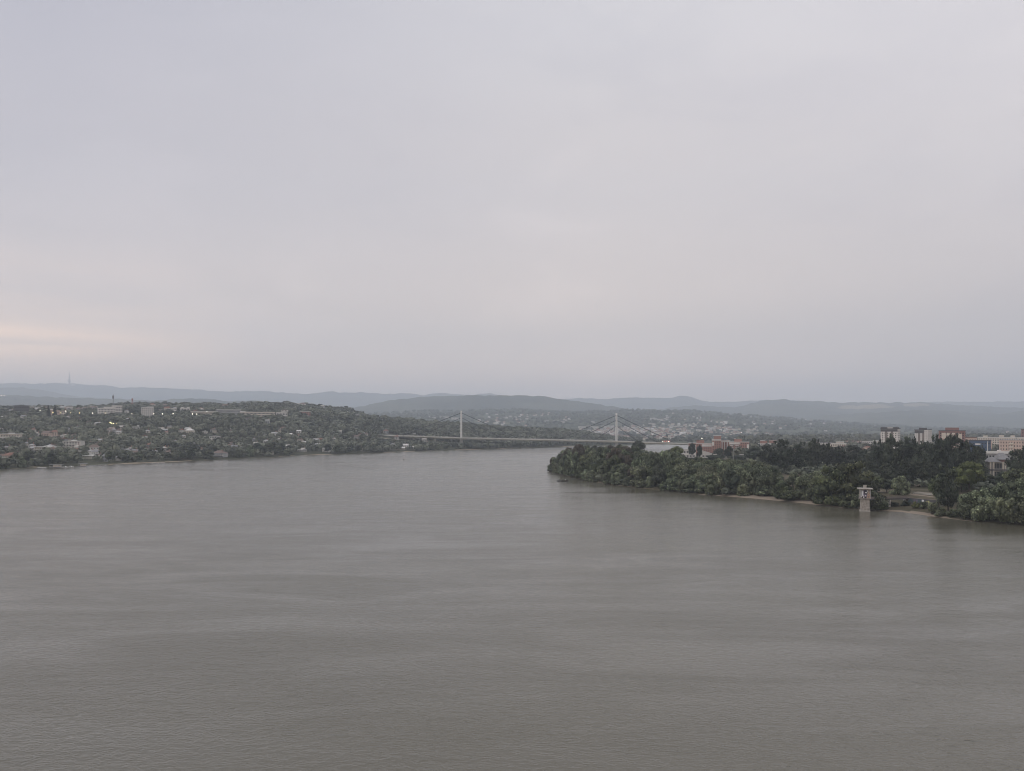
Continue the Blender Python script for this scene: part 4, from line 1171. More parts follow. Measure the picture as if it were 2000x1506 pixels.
for x, top in pyl:
    z = bz(x)
    q = MB()
    q.prism([(x-2.1,z-3.4),(x+2.1,z-3.4),(x+1.75,top),(x-1.75,top)], -1.9, 1.9); 
    q.build('pylon', M['steel'], br)
    q = MB(); q.box(x-0.35, x+0.35, -2.05, -1.903, z+1, top-3); q.build('pylon_groove', M['grey'], br)
    q = MB(); q.box(x-2.3, x+2.3, -2.3, 2.3, top+0.003, top+0.9); q.build('pylon_cap', M['steel'], br)
    q = MB(); q.prism([(x-3.6,-2),(x+3.6,-2),(x+3.0,z-3.503),(x-3.0,z-3.503)], -6, 6); q.build('pier', M['concrete'], br)
    for dz, reach in ((4.5, 132), (15.5, 93), (29, 50)):
        for s in (-1, 1):
            xe = x+s*reach
            if xe < bx[0]+2: xe = bx[0]+2
            for yy in (-0.7, 0.7):
                q = MB(); q.tube([(x+s*1.5, yy, top-dz), (xe, yy, bz(xe)+0.3)], 0.62, 6); q.build('stay_cable', M['cable'], br)
for px in (770, 809, 850, 1360, 1410):
    x = (px-CX)/F*BD
    q = MB(); q.box(x-1.5, x+1.5, -5, 5, -2, bz(x)-3.503); q.build('pier', M['concrete'], br)
for i, px in enumerate(range(745, 1420, 26)):
    x = (px-CX)/F*BD
    if min(abs(x-p[0]) for p in pyl) < 8: continue
    e = empty('street_lamp', (x, BD-12.2, bz(x)+0.06), 0, 'slim grey lamp post along the bridge deck', 'street lamp', 'lamp posts along the bridge deck')
    q = MB(); q.tube([(0,0,0),(0,0,9)], [0.14,0.08], 6); q.build('pole', M['mast'], e)
    q = MB(); q.tube([(0,0,9),(0,1.2,9.5),(0,2.2,9.4)], 0.06, 5); q.box(-.15,.15,1.9,2.8,9.30,9.48); q.build('lamp_arm', M['mast'], e)
gx = (810-CX)/F*BD
e = empty('sign_gantry', (gx, BD, bz(gx)+0.06), 0, 'road sign gantry standing on the left end of the bridge', 'sign gantry')
for s in (-11.5, 11.3):
    q = MB(); q.box(-.2,.2,s,s+.25,0,6.5); q.build('post', M['mast'], e)
q = MB(); q.box(-.25,.25,-11.5,11.55,6.503,7.1); q.build('beam', M['mast'], e)
q = MB(); q.box(-3.4,3.4,-11.9,-11.7,4.2,6.6); q.build('sign_panel', M['grey'], e)
# cars on the bridge
def car_meshes(m):
    b = MB(); b.prism([(-2.15,.35),(2.15,.35),(2.2,.75),(1.3,.92),(-2.1,.95),(-2.2,.7)], -.85, .85)
    c = MB(); c.prism([(-1.8,.953),(1.05,.953),(.45,1.42),(-1.35,1.45)], -.76, .76)
    w = MB(); w.tube([(0,-.1,0),(0,.1,0)], .32, 10)
    l = MB(); l.box(-.06,.06,-.2,.2,-.14,.14)
    return b.mesh('body', M[m]), c.mesh('cabin', M['glass']), w.mesh('wheel', M['rubber']), l
cmesh = {k: car_meshes(k) for k in ('carw','card','cary')}
lmw, lmr = cmesh['carw'][3].mesh('headlight', M['lampw']), cmesh['carw'][3].mesh('tail_light', M['lampr'])
def car(px, lane, k, face, label, lit=False, group=None):
    x = (px-CX)/F*BD
    e = empty('car', (x, BD+lane, bz(x)+0.065), 0 if face > 0 else pi, label, 'car', group)
    b, c, w, l = cmesh[k]
    for n, m in (('body', b), ('cabin', c)):
        o = link(bpy.data.objects.new(n, m)); o.parent = e
    for sx in (-1.35, 1.35):
        for sy in (-.8, .8):
            o = link(bpy.data.objects.new('wheel', w)); o.parent = e; o.location = (sx, sy, .32)
    for sy in (-.6, .6):
        o = link(bpy.data.objects.new('headlight', lmw)); o.parent = e; o.location = (2.19, sy, .66)
        o = link(bpy.data.objects.new('tail_light', lmr)); o.parent = e; o.location = (-2.2, sy, .72)
car(929,-8,'carw',1,'pale car driving on the bridge just right of the left pylon')
car(950,-8,'cary',1,'yellow car driving on the bridge right of the left pylon')
car(978,-5,'carw',1,'pale car on the bridge near mid-span')
car(1097,-8,'carw',-1,'pale car on the bridge between mid-span and right pylon')
car(1115,-8,'carw',-1,'second pale car on the bridge left of the right pylon')
car(860,-8,'card',1,'dark car on the bridge left of the left pylon')
# illuminated red and white roadside beacons where the bridge meets the city
e = empty('light_barrier', (*px_point(1301, 861, 1940)[:2], 0), 0, 'row of bright white and red lights at the city end of the bridge', 'light barrier')
zb = H-(862-YH)*1940/F
q = MB(); q.box(-9.5, 9.5, -.15, .15, zb-1.2, zb-.6); q.build('beam', M['maroon'], e)
for i, xx in enumerate((-9, 9)):
    q = MB(); q.box(xx-.2, xx+.2, -.2, .2, 0, zb-.61); q.build('post', M['grey'], e)
for i, xx in enumerate((-7.5, -3.2, 0.8, 4.6, 7.5)):
    q = MB(); q.tube([(0,-.5,0),(0,.0,0)], .45, 8); q.build('lamp', M['lampw' if i in (0,3) else 'lampr'], e, (xx, -.1, zb))
q = MB(); q.box(-9.5, 9.5, -.12, .12, zb+1.0, zb+2.2); q.build('red_panel', M['brick'], e)

# ------------------------------------------------------------------ masts, towers, lamps
e = empty('television_tower', px_point(135.5, 751.5, 17450), 0, 'slender television tower with round pod on the far left ridge', 'tower')
q = MB(); q.tube([(0,0,-20),(0,0,36)], [9,6.5], 12); q.build('shaft', M['grey'], e).scale = (DS*1.25, DS*1.25, DS)
q = MB(); q.tube([(0,0,28),(0,0,40),(0,0,52),(0,0,58),(0,0,66),(0,0,74)], [6.5,15,16,11,11,5], 16); q.build('pod', M['concrete'], e).scale = (DS*1.25, DS*1.25, DS)
q = MB(); q.tube([(0,0,74),(0,0,142)], [4.6,4.2], 8); q.build('antenna_mast', M['mast'], e).scale = (DS*1.25, DS*1.25, DS)
q = MB(); q.tube([(0,0,142),(0,0,172)], [2.4,1.4], 8); q.build('antenna_tip', M['mast'], e).scale = (DS*1.25, DS*1.25, DS)
e = empty('ridge_hut', px_point(142, 751, 17450), 0, 'pale hut beside the television tower on the far ridge', 'hut')
q = MB(); q.box(-14,14,0,20,-15,9); q.build('wall', M['white'], e).scale = (DS*1.25, DS*1.25, DS)
q = MB(); q.hip(-15,15,-1,21,9.01,16,.5); q.build('roof', M['slate'], e).scale = (DS*1.25, DS*1.25, DS)
def pole_tower(name, label, px, ybase, ytop, d, r, m, head=None, lattice=False, bands=None):
    x, y, z = px_point(px, ybase, d); top = (ybase-ytop)*d/F
    e = empty(name, (x, y, z), 0, label, 'mast')
    if lattice:
        for sx, sy in ((-1,-1),(1,-1),(1,1),(-1,1)):
            q = MB(); q.tube([(sx*r,sy*r,-20),(sx*r*.35,sy*r*.35,top)], .22, 4); q.build('leg', M[m], e)
        q = MB(); n = 10
        for i in range(n):
            z0, z1 = top*i/n, top*(i+1)/n; a, b = r*(1-.65*i/n), r*(1-.65*(i+1)/n)
            for s in (-1, 1):
                q.tube([(-a*s,-a,z0),(b*s,-b,z1)], .14, 3); q.tube([(-a*s,a,z0),(b*s,b,z1)], .14, 3)
                q.tube([(a,-a*s,z0),(b,b*s,z1)], .14, 3); q.tube([(-a,-a*s,z0),(-b,b*s,z1)], .14, 3)
        o = q.build('bracing', M[m], e)
    else:
        q = MB(); q.tube([(0,0,-20),(0,0,top)], [r,r*.7], 10); q.build('shaft', M[m], e)
    if head:
        for (nm, z0, z1, rr, mm) in head:
            q = MB(); q.tube([(0,0,top+z0),(0,0,top+z1)], rr, 10); q.build(nm, M[mm], e)
    return e
pole_tower('communications_mast','dark slim mast with thicker head on the left plateau',221,795,772,2300,1.1,'mast',[('head',-9,-1,2.2,'mast'),('tip',0,3,.4,'mast')])
pole_tower('lattice_mast','reddish lattice mast with pale foot on the left plateau',258.5,795,778,2400,2.6,'mastr',[('antenna_drum',-6,-1,2.4,'mastr')],True)
pole_tower('thin_mast','thin antenna mast on the wooded ridge right of the lattice mast',407,795,786,2700,.6,'mast')
pole_tower('thin_mast','thin lamp mast above the long school roof',431,802,794,2000,.35,'grey')
pole_tower('sports_mast','thin white mast over the long school on the left ridge',577,800,793,2200,.5,'white')
def lamp(px, y, d, m, label, group, pole=8):
    x, yy, z = px_point(px, y, d)
    e = empty('street_lamp', (x, yy, z-pole), 0, label, 'street lamp', group)
    q = MB(); q.tube([(0,0,-3),(0,0,pole-.6)], .14, 6); q.build('pole', M['mast'], e)
    q = MB()
    r = .60*d/1750
    q.tube([(0,0,pole-.6*r),(0,0,pole-.3*r),(0,0,pole+.3*r),(0,0,pole+.8*r)], [r*.5,r,r,r*.4], 10); q.build('lamp_head', M[m], e)
    clear.append((x, yy, 4)); clear.append((x*.993, yy*.993, 6)); clear.append((x*.986, yy*.986, 6))
for px, y in ((103.5,806.3),(118.5,806.5),(138,806.5),(155.5,806.7),(206,807)):
    lamp(px, y, 1700, 'lampy', 'glowing yellow street lamp in the row along the left plateau road', 'yellow street lamps along the left plateau')
for px, y in ((181,807),(300.5,808.5),(317,808.5),(338,808.3),(376,808.7),(384.5,808.8),(257.5,808.4),(128.5,803),(78.5,802)):
    lamp(px, y, 1740, 'lampw', 'glowing white street lamp along the left plateau road', 'white street lamps along the left plateau')
for px, y in ((215,825.5),(218,827),(222,827),(228,827)):
    lamp(px, y, d_left(px, y+7)-14, 'lampy', 'bright lamp in the cluster of four on the left slope', 'four lamps on the left slope', 11)
for px, y in ((2.5,773),(8.5,773)):
    lamp(px, y, 8300, 'lampw', 'white lamp on the blue hill at the left picture edge', 'two lamps on the far left hill', 20)
lamp(1448,845,2900,'lampw','single bright white lamp on the slope above the red apartments',None,10)
lamp(1371,856,1500,'lampw','bright white lamp above the left part of the red complex',None,12)
lamp(404,804,1880,'lampw','white lamp on the long school roof line',None,8)
# white dome on mast near the suburb
# ------------------------------------------------------------------ intake tower with graffiti
TX, TD = (1690-CX)/F*472, 472.0
e = empty('intake_tower', (TX, TD, -0.6), radians(-16), 'old concrete water intake tower with graffiti standing at the river edge', 'tower')
q = MB(); q.prism([(-2.35,-1.5),(2.35,-1.5),(2.2,7.4),(-2.2,7.4)], 0, 4.6); q.build('shaft', M['tower'], e)
q = MB(); q.box(-2.55,2.55,-.2,4.8,.55,1.15); q.build('base_band', M['concrete'], e)
q = MB(); q.box(-3.2,2.8,-.6,5.2,7.403,7.62); q.build('gallery_slab', M['bpanel'], e)
q = MB(); q.box(-2.55,2.55,-.15,4.75,7.623,12.7); q.build('cabin_wall', M['tower'], e)
q = MB(); q.box(-3.7,3.8,-1.3,6.0,12.703,13.15); q.build('roof_slab', M['concrete'], e)
q = MB(); q.box(-.75,.75,1.2,2.7,13.253,14.6); q.box(-.9,.9,1.05,2.85,14.603,14.8); q.build('roof_vent', M['concrete'], e)
for s in (-1, 1):
    q = MB(); q.box(s*2.62-.12, s*2.62+.12, -.30, -.152, 7.63, 12.7); q.build('corner_pillar', M['grey'], e)
yf = -.16
g = MB()
g.box(-2.3,-1.95,yf-.03,yf,8.4,12.0); g.box(-1.55,-1.0,yf-.03,yf,9.6,11.9); g.poly([(-2.3,yf-.02,8.9),(-1.9,yf-.02,8.6),(-.9,yf-.02,9.4),(-1.1,yf-.02,9.6)]); g.box(-.95,-.55,yf-.03,yf,7.9,9.3)
g.tube([(.35,yf-.03,10.85),(.35,yf,10.85)], .42, 10); g.tube([(.95,yf-.03,11.7),(.95,yf,11.7)], .3, 8); g.poly([(.05,yf-.03,8.8),(.5,yf-.03,8.9),(.35,yf-.03,9.6),(.0,yf-.03,9.4)])
g.build('white_graffiti', M['gwhite'], e)
g = MB(); g.box(-1.9,-1.62,yf-.025,yf,8.9,12.1); g.box(-.45,1.0,yf-.018,yf,9.9,11.95); g.poly([(-1.9,yf-.03,7.9),(-1.2,yf-.03,8.0),(-1.0,yf-.03,8.9),(-1.6,yf-.03,8.7)]); g.box(-.45,.35,yf-.02,yf,7.8,8.7)
g.build('black_graffiti', M['black'], e)
g = MB(); g.box(-1.0,.9,yf-.01,yf,8.2,12.3); g.build('mauve_graffiti', M['gpurple'], e)
g = MB(); g.poly([(.75,yf-.04,7.9),(2.5,yf-.04,7.9),(2.5,yf-.04,9.6),(2.0,yf-.04,10.4),(1.75,yf-.04,12.2),(1.5,yf-.04,10.4),(.85,yf-.04,9.5)]); g.build('tan_graffiti', M['gskin'], e)
g = MB(); g.poly([(2.0,yf-.05,9.2),(2.5,yf-.05,8.8),(2.5,yf-.05,9.3)]); g.poly([(1.1,yf-.05,8.9),(1.25,yf-.05,8.9),(1.6,yf-.05,9.9),(1.45,yf-.05,9.9)]); g.poly([(1.4,yf-.05,8.1),(1.6,yf-.05,8.1),(1.6,yf-.05,9.0),(1.4,yf-.05,9.0)]); g.build('dark_graffiti', M['black'], e)
q = MB(); q.tube([(-3.8,-.8,7.76),(-3.8,-.8,8.8)], .06, 5); q.tube([(-3.8,-.8,8.8),(3.2,-.8,8.8)], .05, 5); q.tube([(3.2,-.8,7.76),(3.2,-.8,8.8)], .06, 5); q.tube([(-.3,-.8,7.76),(-.3,-.8,8.8)], .05, 5); q.build('railing', M['mast'], e)
# footbridge from the tower to the bank and the river wall behind
A = Vector((TX+2.6, TD+2.5, 7.0)); B = Vector((*px_point(1776, 977, 497)[:2], 5.6))
dv = B-A; L = dv.length; ang = math.atan2(dv.y, dv.x)
e = empty('footbridge', A, ang, 'grey footbridge from the intake tower to the bank', 'footbridge')
q = MB(); q.prism([(0,-.35),(L,-1.75),(L,-1.35),(0,.05)], -1.0, 1.0); q.build('deck', M['bpanel'], e)
q = MB(); q.prism([(0,-.95),(L,-2.35),(L,-1.76),(0,-.36)], -.8, .8); q.build('beam', M['dgrey'], e)
for s in (-.97, .93):
    q = MB(); q.prism([(0,.9),(L,-.5),(L,-.42),(0,.98)], s, s+.05); q.prism([(0,.052),(L,-1.348),(L,-.8),(0,.6)], s, s+.04); q.build('parapet', M['bpanel'], e)
q = MB(); q.box(L*.5-.4, L*.5+.4, -.8, .8, -7.2, -1.7); q.build('pier', M['concrete'], e)
A = Vector((*px_point(1764, 980, 497)[:2], 0)); B = Vector((*px_point(1832, 980, 478)[:2], 0))
dv = B-A; L = dv.length; ang = math.atan2(dv.y, dv.x)
e = empty('river_wall', A, ang, 'dark concrete river wall painted with graffiti right of the intake tower', 'wall')
q = MB(); q.box(0, L, 0, .5, 1.0, 5.55); q.build('wall_face', M['dgrey'], e)
q = MB(); q.box(-.2, L+.2, -.15, .6, 5.553, 5.75); q.build('coping', M['bpanel'], e)
def spray(name, m, polys, y=-.02):
    g = MB()
    for i, p in enumerate(polys): g.poly([(a, y-.004*i, b) for a, b in p])
    g.build(name, M[m], e)
def lx(px): return (px-1764)/68*L
spray('grey_graffiti','grey',[[(lx(1764),3.6),(lx(1770),3.6),(lx(1769),5.3),(lx(1764),5.4)]])
spray('teal_graffiti','gteal',[[(lx(1775),3.0),(lx(1779),4.4),(lx(1783),3.4),(lx(1784),3.9),(lx(1779),5.2),(lx(1774),3.6)]])
spray('mauve_graffiti','gpurple',[[(lx(1785),3.1),(lx(1788),3.2),(lx(1788),5.0),(lx(1785),5.0)],[(lx(1789),3.3),(lx(1793),4.2),(lx(1793),5.1),(lx(1789),4.6)]])
spray('dark_graffiti','gteal',[[(lx(1794),3.1),(lx(1796),3.1),(lx(1796),5.2),(lx(1794),5.2)],[(lx(1797),3.5),(lx(1799),3.2),(lx(1799),5.0),(lx(1797),5.2)]])
spray('white_graffiti','gwhite',[[(lx(1800.5),2.7),(lx(1804.5),2.7),(lx(1805),5.2),(lx(1801),5.3)]])
spray('yellow_graffiti','glime',[[(lx(1807),2.8),(lx(1811),4.9),(lx(1812),4.6),(lx(1808.5),2.8)],[(lx(1812),4.7),(lx(1814),2.9),(lx(1815),2.9),(lx(1815),5.0)],[(lx(1815),5.0),(lx(1818),2.9),(lx(1817),2.9),(lx(1814.5),4.6)]])
# pale upper ledge: path edge above the wall
A = Vector((*px_point(1783, 961, 527)[:2], 0)); B = Vector((*px_point(1823, 966, 515)[:2], 0))
dv = B-A
e = empty('stone_kerb', A, math.atan2(dv.y, dv.x), 'long pale stone ledge on the bank above the graffiti wall', 'ledge')
q = MB(); q.box(0, dv.length, 0, 1.2, 4.5, 6.6); q.build('ledge', M['concrete'], e)

# ------------------------------------------------------------------ people, boats, buoy
def body(name, parent, joints, edges, radii, m, extra_mats=None):
    me = bpy.data.meshes.new(name); me.from_pydata(joints, edges, []); me.update()
    o = link(bpy.data.objects.new(name, me)); o.parent = parent
    sk = o.modifiers.new('skin', 'SKIN'); sb = o.modifiers.new('sub', 'SUBSURF'); sb.levels = sb.render_levels = 1
    me.materials.append(M[m])
    lay = me.skin_vertices[0].data if me.skin_vertices else None
    if lay is None:
        return o
    for v, r in zip(lay, radii): v.radius = (r, r)
    lay[0].use_root = True
    return o
def person(loc, rz, label, seated=False, cloth='cloth_w', legs='cloth_d'):
    e = empty('person', loc, rz, label, 'person')
    hp = .45 if seated else .92
    if seated: J = [(0,0,hp),(0,0,hp+.28),(0,0,hp+.5),(0,0,hp+.6),(.19,0,hp+.5),(.24,-.12,hp+.22),(.2,-.36,hp+.18),(-.19,0,hp+.5),(-.24,-.12,hp+.22),(-.2,-.36,hp+.18),(.1,-.02,hp-.03),(.12,-.45,hp),(.12,-.48,.04),(-.1,-.02,hp-.03),(-.12,-.45,hp),(-.12,-.48,.04)]
    else: J = [(0,0,hp),(0,0,hp+.28),(0,0,hp+.5),(0,0,hp+.6),(.19,0,hp+.5),(.25,.02,hp+.22),(.24,-.08,hp-.05),(-.19,0,hp+.5),(-.25,.02,hp+.22),(-.24,-.08,hp-.05),(.1,0,hp-.08),(.11,-.02,.48),(.12,0,.05),(-.1,0,hp-.08),(-.11,-.02,.48),(-.12,0,.05)]
    J.append((0,0,hp+.74))
    E = [(0,1),(1,2),(2,3),(2,4),(4,5),(5,6),(2,7),(7,8),(8,9),(0,10),(10,11),(11,12),(0,13),(13,14),(14,15),(3,16)]
    R = [.14,.14,.13,.055,.06,.05,.04,.06,.05,.04,.095,.07,.05,.095,.07,.05,.1]
    body('body', e, J, E, R, cloth)
    h = MB(); h.tube([(0,0,hp+.62),(0,-.01,hp+.68),(0,-.01,hp+.76),(0,0,hp+.84),(0,.01,hp+.87)], [.05,.095,.11,.09,.03], 8); h.build('head', M['skin'], e)
    h = MB(); h.tube([(0,.02,hp+.74),(0,.02,hp+.82),(0,.01,hp+.89)], [.116,.112,.04], 8); h.build('hair', M['cloth_d'], e)
    if not seated:
        t = MB()
        for s in (-1, 1): t.tube([(s*.11,-.01,.08),(s*.11,-.01,.5),(s*.09,0,.9)], [.075,.088,.12], 8)
        t.build('trousers', M[legs], e)
    return e
pd = d_right(1518, 975)
person(((1518-CX)/F*pd, pd, zr(1518, pd)), .4, 'person in pale clothes standing on the beach beside a shrub')
def boat(loc, rz, ln, label, hull='hull', cabin=False, group=None, outboard=True, deep=1.0):
    e = empty('boat', loc, rz, label, 'boat', group)
    w = ln*.19; h = MB()
    st = [(-.5,.85,.0),(-.2,1,.0),(.2,.95,.02),(.4,.55,.10),(.5,.06,.2)]
    rows = []
    for t, k, up in st:
        b = len(h.v); x = t*ln
        h.v += [(x,-w*k,.55+up*ln*.35),(x,-w*k*.62,-.15+up*.6),(x,w*k*.62,-.15+up*.6),(x,w*k,.55+up*ln*.35),(x,w*k*.8,.22+up*ln*.2),(x,-w*k*.8,.22+up*ln*.2)]
        rows.append(b)
    for a, b in zip(rows, rows[1:]):
        for k in range(6):
            h.f.append((a+k, b+k, b+(k+1)%6, a+(k+1)%6)); h.m.append(0)
    h.f.append(tuple(range(6))); h.m.append(0); h.f.append(tuple(rows[-1]+i for i in range(6))[::-1]); h.m.append(0)
    o_ = h.build('hull', M[hull], e); o_.scale.z = deep
    q = MB(); q.box(-ln*.12, -ln*.05, -w*.8, w*.8, .38, .44); q.box(ln*.14, ln*.2, -w*.7, w*.7, .4, .46); q.build('bench', M['bark'], e)
    if cabin:
        q = MB(); q.prism([(-ln*.1,.3),(ln*.22,.3),(ln*.12,1.5),(-ln*.1,1.6)], -w*.65, w*.65); q.build('cabin', M['hullw'], e)
        q = MB(); q.box(-ln*.06, ln*.1, -w*.67, -w*.652, .9, 1.35); q.build('window', M['glass'], e)
    if outboard:
        q = MB(); q.box(-ln*.5-.3, -ln*.5+.05, -.18, .18, .3, 1.05); q.box(-ln*.5-.2, -ln*.5-.08, -.06, .06, -.3, .3); q.build('outboard_motor', M['black'], e)
    return e
bxp = px_point(1102.5, 940.5, dshore(940.5))
boat((bxp[0], bxp[1], 0.12), .1, 5.6, 'dark fishing boat with two people off the spit', deep=1.5)
person((bxp[0]-1.6, bxp[1], .75), .9, 'person in dark clothes standing at the stern of the dark fishing boat', False, 'cloth_d')
person((bxp[0]+.8, bxp[1], .85), -.6, 'seated person in pale clothes at the middle of the dark fishing boat', True, 'cloth_w')
bxp = px_point(1092.8, 940.5, dshore(940.5))
boat((bxp[0], bxp[1], 0.1), .25, 4.2, 'smaller grey fishing boat with one person left of the dark boat', 'mast', deep=1.4)
person((bxp[0]-.1, bxp[1], .6), .3, 'person in dark clothes standing in the smaller grey boat', False, 'cloth_d')
d = dshore(898.8)
e = empty('buoy', ((788.5-CX)/F*d, d, 0), 0, 'small dark buoy floating alone in mid-river', 'buoy')
q = MB(); q.tube([(0,0,-.5),(0,0,.9),(0,0,1.3)], [1.1,1.1,.4], 12); q.build('float', M['black'], e)
q = MB(); q.tube([(0,0,1.3),(0,0,2.6)], [.5,.2], 8); q.build('beacon', M['maroon'], e)
q = MB(); q.tube([(0,0,-.35),(0,0,.3)], 1.5, 12); q.build('collar', M['hullw'], e)
# moorings at the left shore
for px, dy, ln, hull, cab, la in [(127,3.0,8,'hullw',True,'white cabin boat moored left of the pair at the left shore'),(138,2.8,8,'hullw',True,'white cabin boat moored right of the pair at the left shore'),(200,1.6,9,'hullw',False,'slim white boat moored by the grey boathouse'),
                          (292,2.0,9,'hullw',False,'white open boat at the left landing by the dark grove'),(303,1.8,9,'hullw',False,'pale open boat beside the landing'),(316,1.8,8,'cloth_w',False,'pale barge-like boat right of the landing'),(112,4.0,7,'mast',False,'grey punt moored at the pontoon')]:
    y = float(left_shore_y(px))+dy*.55; d = dshore(y)
    boat(((px-CX)/F*d, d, .05), random.uniform(-.3,.3), ln, la, hull, cab)
def pontoon(px, y, wpx, label, roof=True):
    d = dshore(y); w = wpx*d/F
    e = empty('floating_pontoon', ((px-CX)/F*d, d, 0), .08, label, 'pontoon')
    q = MB(); q.box(-w/2, w/2, 0, 5, -.4, .5); q.build('float', M['mast'], e)
    q = MB(); q.box(-w/2, w/2, 0, 5, .503, .65); q.build('deck', M['proof'], e)
    for i in range(4):
        xx = -w/2+.3+(w-.6)*i/3; q = MB(); q.box(xx-.06, xx+.06, .2, .32, .653, 3.2 if roof else 1.6); q.build('post', M['white'], e)
    if roof:
        q = MB(); q.box(-w/2-.3, w/2+.3, 0, 5.2, 3.203, 3.4); q.build('roof', M['grey'], e)
        q = MB(); q.box(-w/4, w/3, 2, 4.8, .653, 2.9); q.build('hut_wall', M['cream'], e)
pontoon(108, 912.9, 24, 'grey roofed floating pontoon at the far left shore')
pontoon(182, 909.6, 22, 'low floating jetty with pale deck below the beige terrace', False)
pontoon(80, 914.3, 16, 'short jetty deck left of the roofed pontoon', False)
pontoon(160, 911.2, 16, 'wooden houseboat platform between white boats and jetty')

# ------------------------------------------------------------------ woods too dense to count: joined leaf clumps
def clump_unit(n, seed):
    r = np.random.default_rng(seed)
    u = r.normal(size=(n,3)); u[:,2] = np.abs(u[:,2])*1.1-.35; u /= np.linalg.norm(u, axis=1, keepdims=True)
    lump = 1+0.22*np.sin(u[:,0]*5+seed)*np.cos(u[:,1]*4.3+seed*2)+r.uniform(-.1,.1,n)
    C = u*lump[:,None]*np.array([.46,.46,.40])+np.array([0,0,.55])
    N = u+r.normal(size=u.shape)*.30; N /= np.linalg.norm(N, axis=1, keepdims=True)
    V, Q = quads_from(C, N, r.uniform(.75,1.35,n)*1.28/sqrt(n), r)
    return V.reshape(n*4,3), Q, r.uniform(-.22,.22,n)
def woods(name, label, X, Y, Z, Wd, Hh, nq, material, tone0=None):
    units = [clump_unit(nq, 300+i) for i in range(7)]
    n = len(X); k = rng.integers(0, 7, n); a = rng.uniform(0, 2*pi, n)
    UV = np.stack([u[0] for u in units]); UT = np.stack([u[2] for u in units])
    P = UV[k]                                  # n,4nq,3
    ca, sa = np.cos(a)[:,None], np.sin(a)[:,None]
    x = (P[...,0]*ca-P[...,1]*sa)*Wd[:,None]+X[:,None]; y = (P[...,0]*sa+P[...,1]*ca)*Wd[:,None]+Y[:,None]; z = P[...,2]*Hh[:,None]+Z[:,None]
    V = np.stack([x, y, z], -1).reshape(-1,3)
    Q = np.arange(len(V)).reshape(-1,4)
    t = (rng.beta(2,2,n) if tone0 is None else tone0)[:,None]+UT[k]
    me = fast_mesh(name, V, Q, material, np.clip(t, 0, 1).ravel())
    o = link(bpy.data.objects.new(name, me)); tag(o, label, None, None, 'stuff'); return o
cl_arr = np.array(clear)
def free(X, Y):
    ok = np.ones(len(X), bool)
    for x, y, r in cl_arr:
        ok &= ((X-x)**2+(Y-y)**2) > r*r
    return ok
def sample_polar(n, p0, p1, d0f, d1f, seed):
    r = np.random.default_rng(seed)
    out_p, out_d = [], []
    px = r.uniform(p0, p1, n*4); lo, hi = d0f(px), d1f(px)
    d = np.sqrt(r.uniform(0,1,n*4)*(hi**2-lo**2)+lo**2)
    keep = r.uniform(0,1,n*4) < (hi**2-lo**2)/np.max(hi**2-lo**2)
    return px[keep][:n], d[keep][:n]
px, d = sample_polar(11500, -60, 1250, lambda p: ds_left(p)+9, lambda p: E_d(p)+np.interp(p,[0,560,760,900,1300],[850,800,380,260,220]), 1)
w_shore = d-ds_left(px); x = (px-CX)/F*d
lawn = np.zeros(len(px), bool)
for a, b, dep in ((66,92,16),(128,206,20),(282,340,14),(408,460,14),(582,640,34),(762,812,22)):
    lawn |= (px > a) & (px < b) & (w_shore < dep)
gl_ = fbm(x/55, d/55, 91, 2) > 0.30
ok = free(x, d) & ~lawn & ~gl_
px, d, x = px[ok], d[ok], x[ok]
hh = np.clip(rng.normal(8.6, 2.2, len(px)), 4.5, 14)*np.interp(d, [1000,2200], [1.0,1.15]); ww = hh*rng.uniform(.9,1.25,len(px))
zdeck = H-(np.interp(px, [700,760,901,1000,1100,1204], [847.5,850,855,857,859,861.5])+9-YH)*d/F
low_ = (px > 738) & (px < 1200) & (d < 1985)
hh = np.where(low_, np.minimum(hh, np.maximum(zdeck-z_left(px, d), 2.0)), hh)
hh = hh*np.where((np.abs(d-E_d(px)) < 130) & (px < 620), 0.72, 1.0)
tn = np.clip(0.5+fbm(x/120, d/120, 93, 3)*0.9+rng.normal(0,.16,len(px)), 0, 1)
nearm = d < 1750
zz = z_left(px, d)
woods('hillside_woods', 'dense dark green woods covering the left bank slope', x[nearm], d[nearm], zz[nearm]-.5, ww[nearm], hh[nearm], 64, M['wood'], tn[nearm])
woods('ridge_woods', 'woods on the left ridge and plateau behind the slope', x[~nearm], d[~nearm], zz[~nearm]-.5, ww[~nearm], hh[~nearm], 40, M['wood'], tn[~nearm])
# far bank and suburb greenery
px, d = sample_polar(9500, 640, 2080, lambda p: np.where(p > 1130, ds_left(p)+12, 3000.0), lambda p: 7380.0+0*p, 2)
x = (px-CX)/F*d
dens = np.where(d < np.where(px > 1130, ds_left(px)+140, 0), 1.0, np.clip(0.55+fbm(x/300, d/300, 95, 3)*1.6, 0.1, 1))
ok = rng.uniform(0,1,len(px)) < dens
P_ = np.array(placed)
for i in range(len(P_)):
    ok &= ~((np.abs(x-P_[i,0]) < 17) & (d < P_[i,1]+14) & (d > P_[i,1]-60))
px, d, x = px[ok], d[ok], x[ok]
k_ = np.interp(d, [2600, 4000, 7000], [1.0, 1.15, 1.5])
hh = rng.uniform(8, 14, len(px))*k_; ww = rng.uniform(10, 19, len(px))*k_
woods('suburb_woods', 'gardens and copses among the far hillside houses', x, d, z_sub(px, d)-1, ww, hh, 20, M['wood'])
